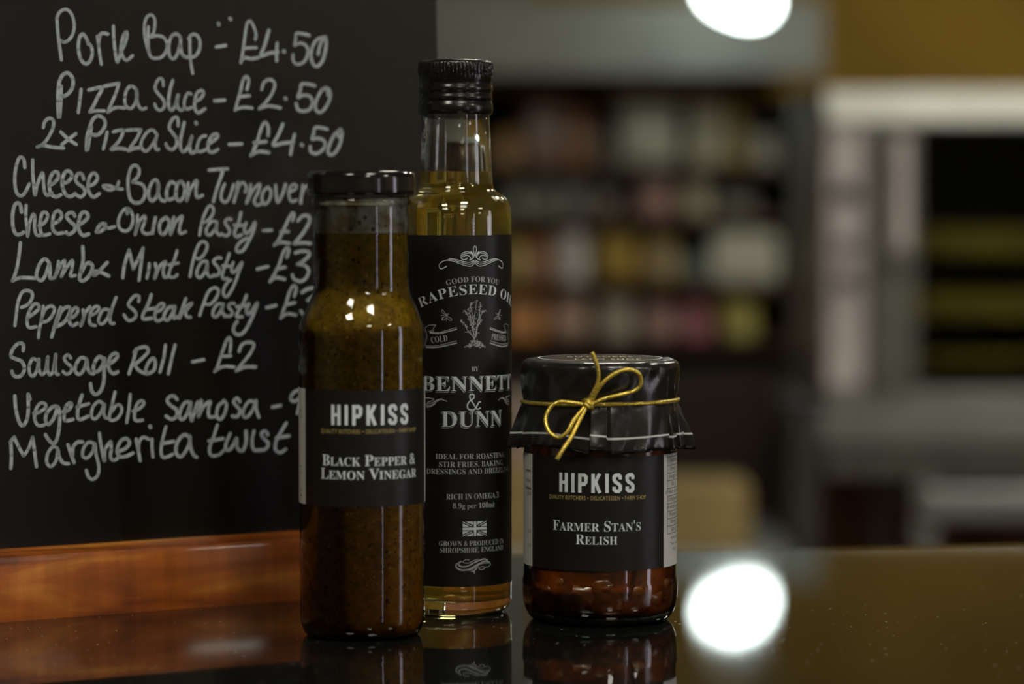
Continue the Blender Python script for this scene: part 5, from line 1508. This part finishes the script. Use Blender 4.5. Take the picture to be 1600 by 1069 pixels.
m = MB(); m.box(gx0 + .001, gx1 - .001, .51, .519, gz0 + .001, gz1 - .001); m.build('oven_back', M['ovendark'], t, 0)
for py, hh in ((378, .045), (477, .045), (560, .02)):
    zz = Z(py, OD + .08) - oz0
    m = MB(); m.box(gx0 + .004, gx1 - .004, .06, .48, zz - hh/2, zz - hh/2 + .004); m.box(gx0 + .004, gx1 - .004, .06, .066, zz - hh/2, zz + hh/2)
    m.build('baking_tray', M['tray'], t, 0)
# stand
t = thing('oven_stand', 'grey steel stand with a lower shelf under the oven', 'stand', (ox0, OD, 0))
m = MB(); m.cbox(-.02, Wd + .04, -.03, .62, oz0 - .045, oz0 - .001, .004); m.build('stand_top', M['grey_enamel'], t, 30)
m = MB(); m.cbox(.0, Wd + .02, -.01, .60, oz0 - .095, oz0 - .046, .004); m.build('apron', M['dark_enamel'], t, 30)
lx0 = X(1432, OD) - ox0
for xx, yy in ((lx0, 0), (Wd - .03, 0), (lx0, .55), (Wd - .03, .55)):
    m = MB(); m.cbox(xx, xx + .036, yy, yy + .036, 0, oz0 - .095, .004); m.build('leg', M['grey_enamel'], t, 30)
m = MB(); m.cbox(lx0 + .01, Wd + .01, -.02, .6, Z(812, OD), Z(764, OD), .006); m.build('lower_shelf', M['steel'], t, 30)

# red-brown cupboard behind the stand and a grey post beside it
t = thing('low_cupboard', 'low red brown cupboard behind the oven stand', 'cupboard', (X(1262, 5.5), 5.5, 0))
m = MB(); m.cbox(0, .62, 0, .45, .06, 1.04, .006); m.build('body', M['redwood'], t, 30)
for k in range(2):
    m = MB(); m.cbox(.01 + k * .302, .308 + k * .302, -.018, -.001, .08, 1.02, .004); d_ = m.build('door', M['redwood'], t, 30)
    m = MB(); m.tube([(.28 + k * .06, -.04, .55), (.28 + k * .06, -.04, .67)], .006, 8); m.build('handle', M['steel'], d_, 40)
m = MB(); m.box(.02, .60, .02, .43, 0, .06); m.build('plinth', M['black_plastic'], t, 0)
t = thing('steel_post', 'dark grey steel post left of the oven stand', 'post', (X(1258, 4.22), 4.22, 0))
m = MB(); m.cbox(-.021, .021, -.021, .021, .012, Z(640, 4.22), .004); m.build('shaft', plain('dark_grey_metal', (.035, .033, .031), .5), t, 30)
m = MB(); m.cbox(-.03, .03, -.03, .03, 0, .012, .003); m.build('foot_plate', M['steel'], t, 30)
m = MB(); m.cbox(-.024, .024, -.024, .024, Z(640, 4.22), Z(640, 4.22) + .012, .003); m.build('cap', M['black_plastic'], t, 30)

# prep table with two cardboard boxes
PD = 4.55
t = thing('prep_table', 'low dark prep table behind the counter', 'table', (.12, PD, 0))
m = MB(); m.cbox(-.55, .31, 0, .50, .87, .90, .004); m.build('table_top', M['steel'], t, 30)
for xx in (-.53, .25):
    for yy in (.02, .44):
        m = MB(); m.cbox(xx, xx + .04, yy, yy + .04, 0, .87, .004); m.build('leg', M['grey_enamel'], t, 30)
def cardbox(x, y, z, wd, dp, ht, label, mat):
    t = thing('cardboard_box', label, 'box', (x, y, z))
    m = MB(); m.cbox(-wd/2, wd/2, -dp/2, dp/2, 0, ht, .002); bd = m.build('carton', mat, t, 30)
    m = MB(); m.box(-.02, .02, -dp/2 - .001, dp/2 + .001, ht - .03, ht + .001); m.build('tape', M['card'], t, 0)
    for s_ in (-1, 1):
        m = MB(); m.box(-wd/2 + .002, wd/2 - .002, s_*.001 if s_ > 0 else -dp/2 + .002, dp/2 - .002 if s_ > 0 else -.001, ht, ht + .003); m.build('flap', mat, t, 0)
cardbox(X(1110, PD), PD + .16, .9005, .13, .2, Z(772, PD) - .90, 'tan cardboard box on the prep table right of the jar', M['card'])
cardbox(X(800, PD), PD + .16, .9005, .16, .2, Z(742, PD) - .90, 'tan cardboard box on the prep table seen between oil bottle and jar', M['card'])
t = thing('storage_tub', 'pale pinkish storage tub on top of a cardboard box', 'tub', (X(806, PD), PD + .16, Z(742, PD) + .0045))
m = MB(); m.lathe([(.045, 0), (.052, .09)], 32); m.build('body', plain('pink_plastic', (.34, .26, .22), .5), t, 40)
m = MB(); m.lathe([(.055, .09), (.055, .10), (.05, .104)], 32); m.build('lid', plain('pink_plastic_lid', (.38, .30, .26), .5), t, 40)
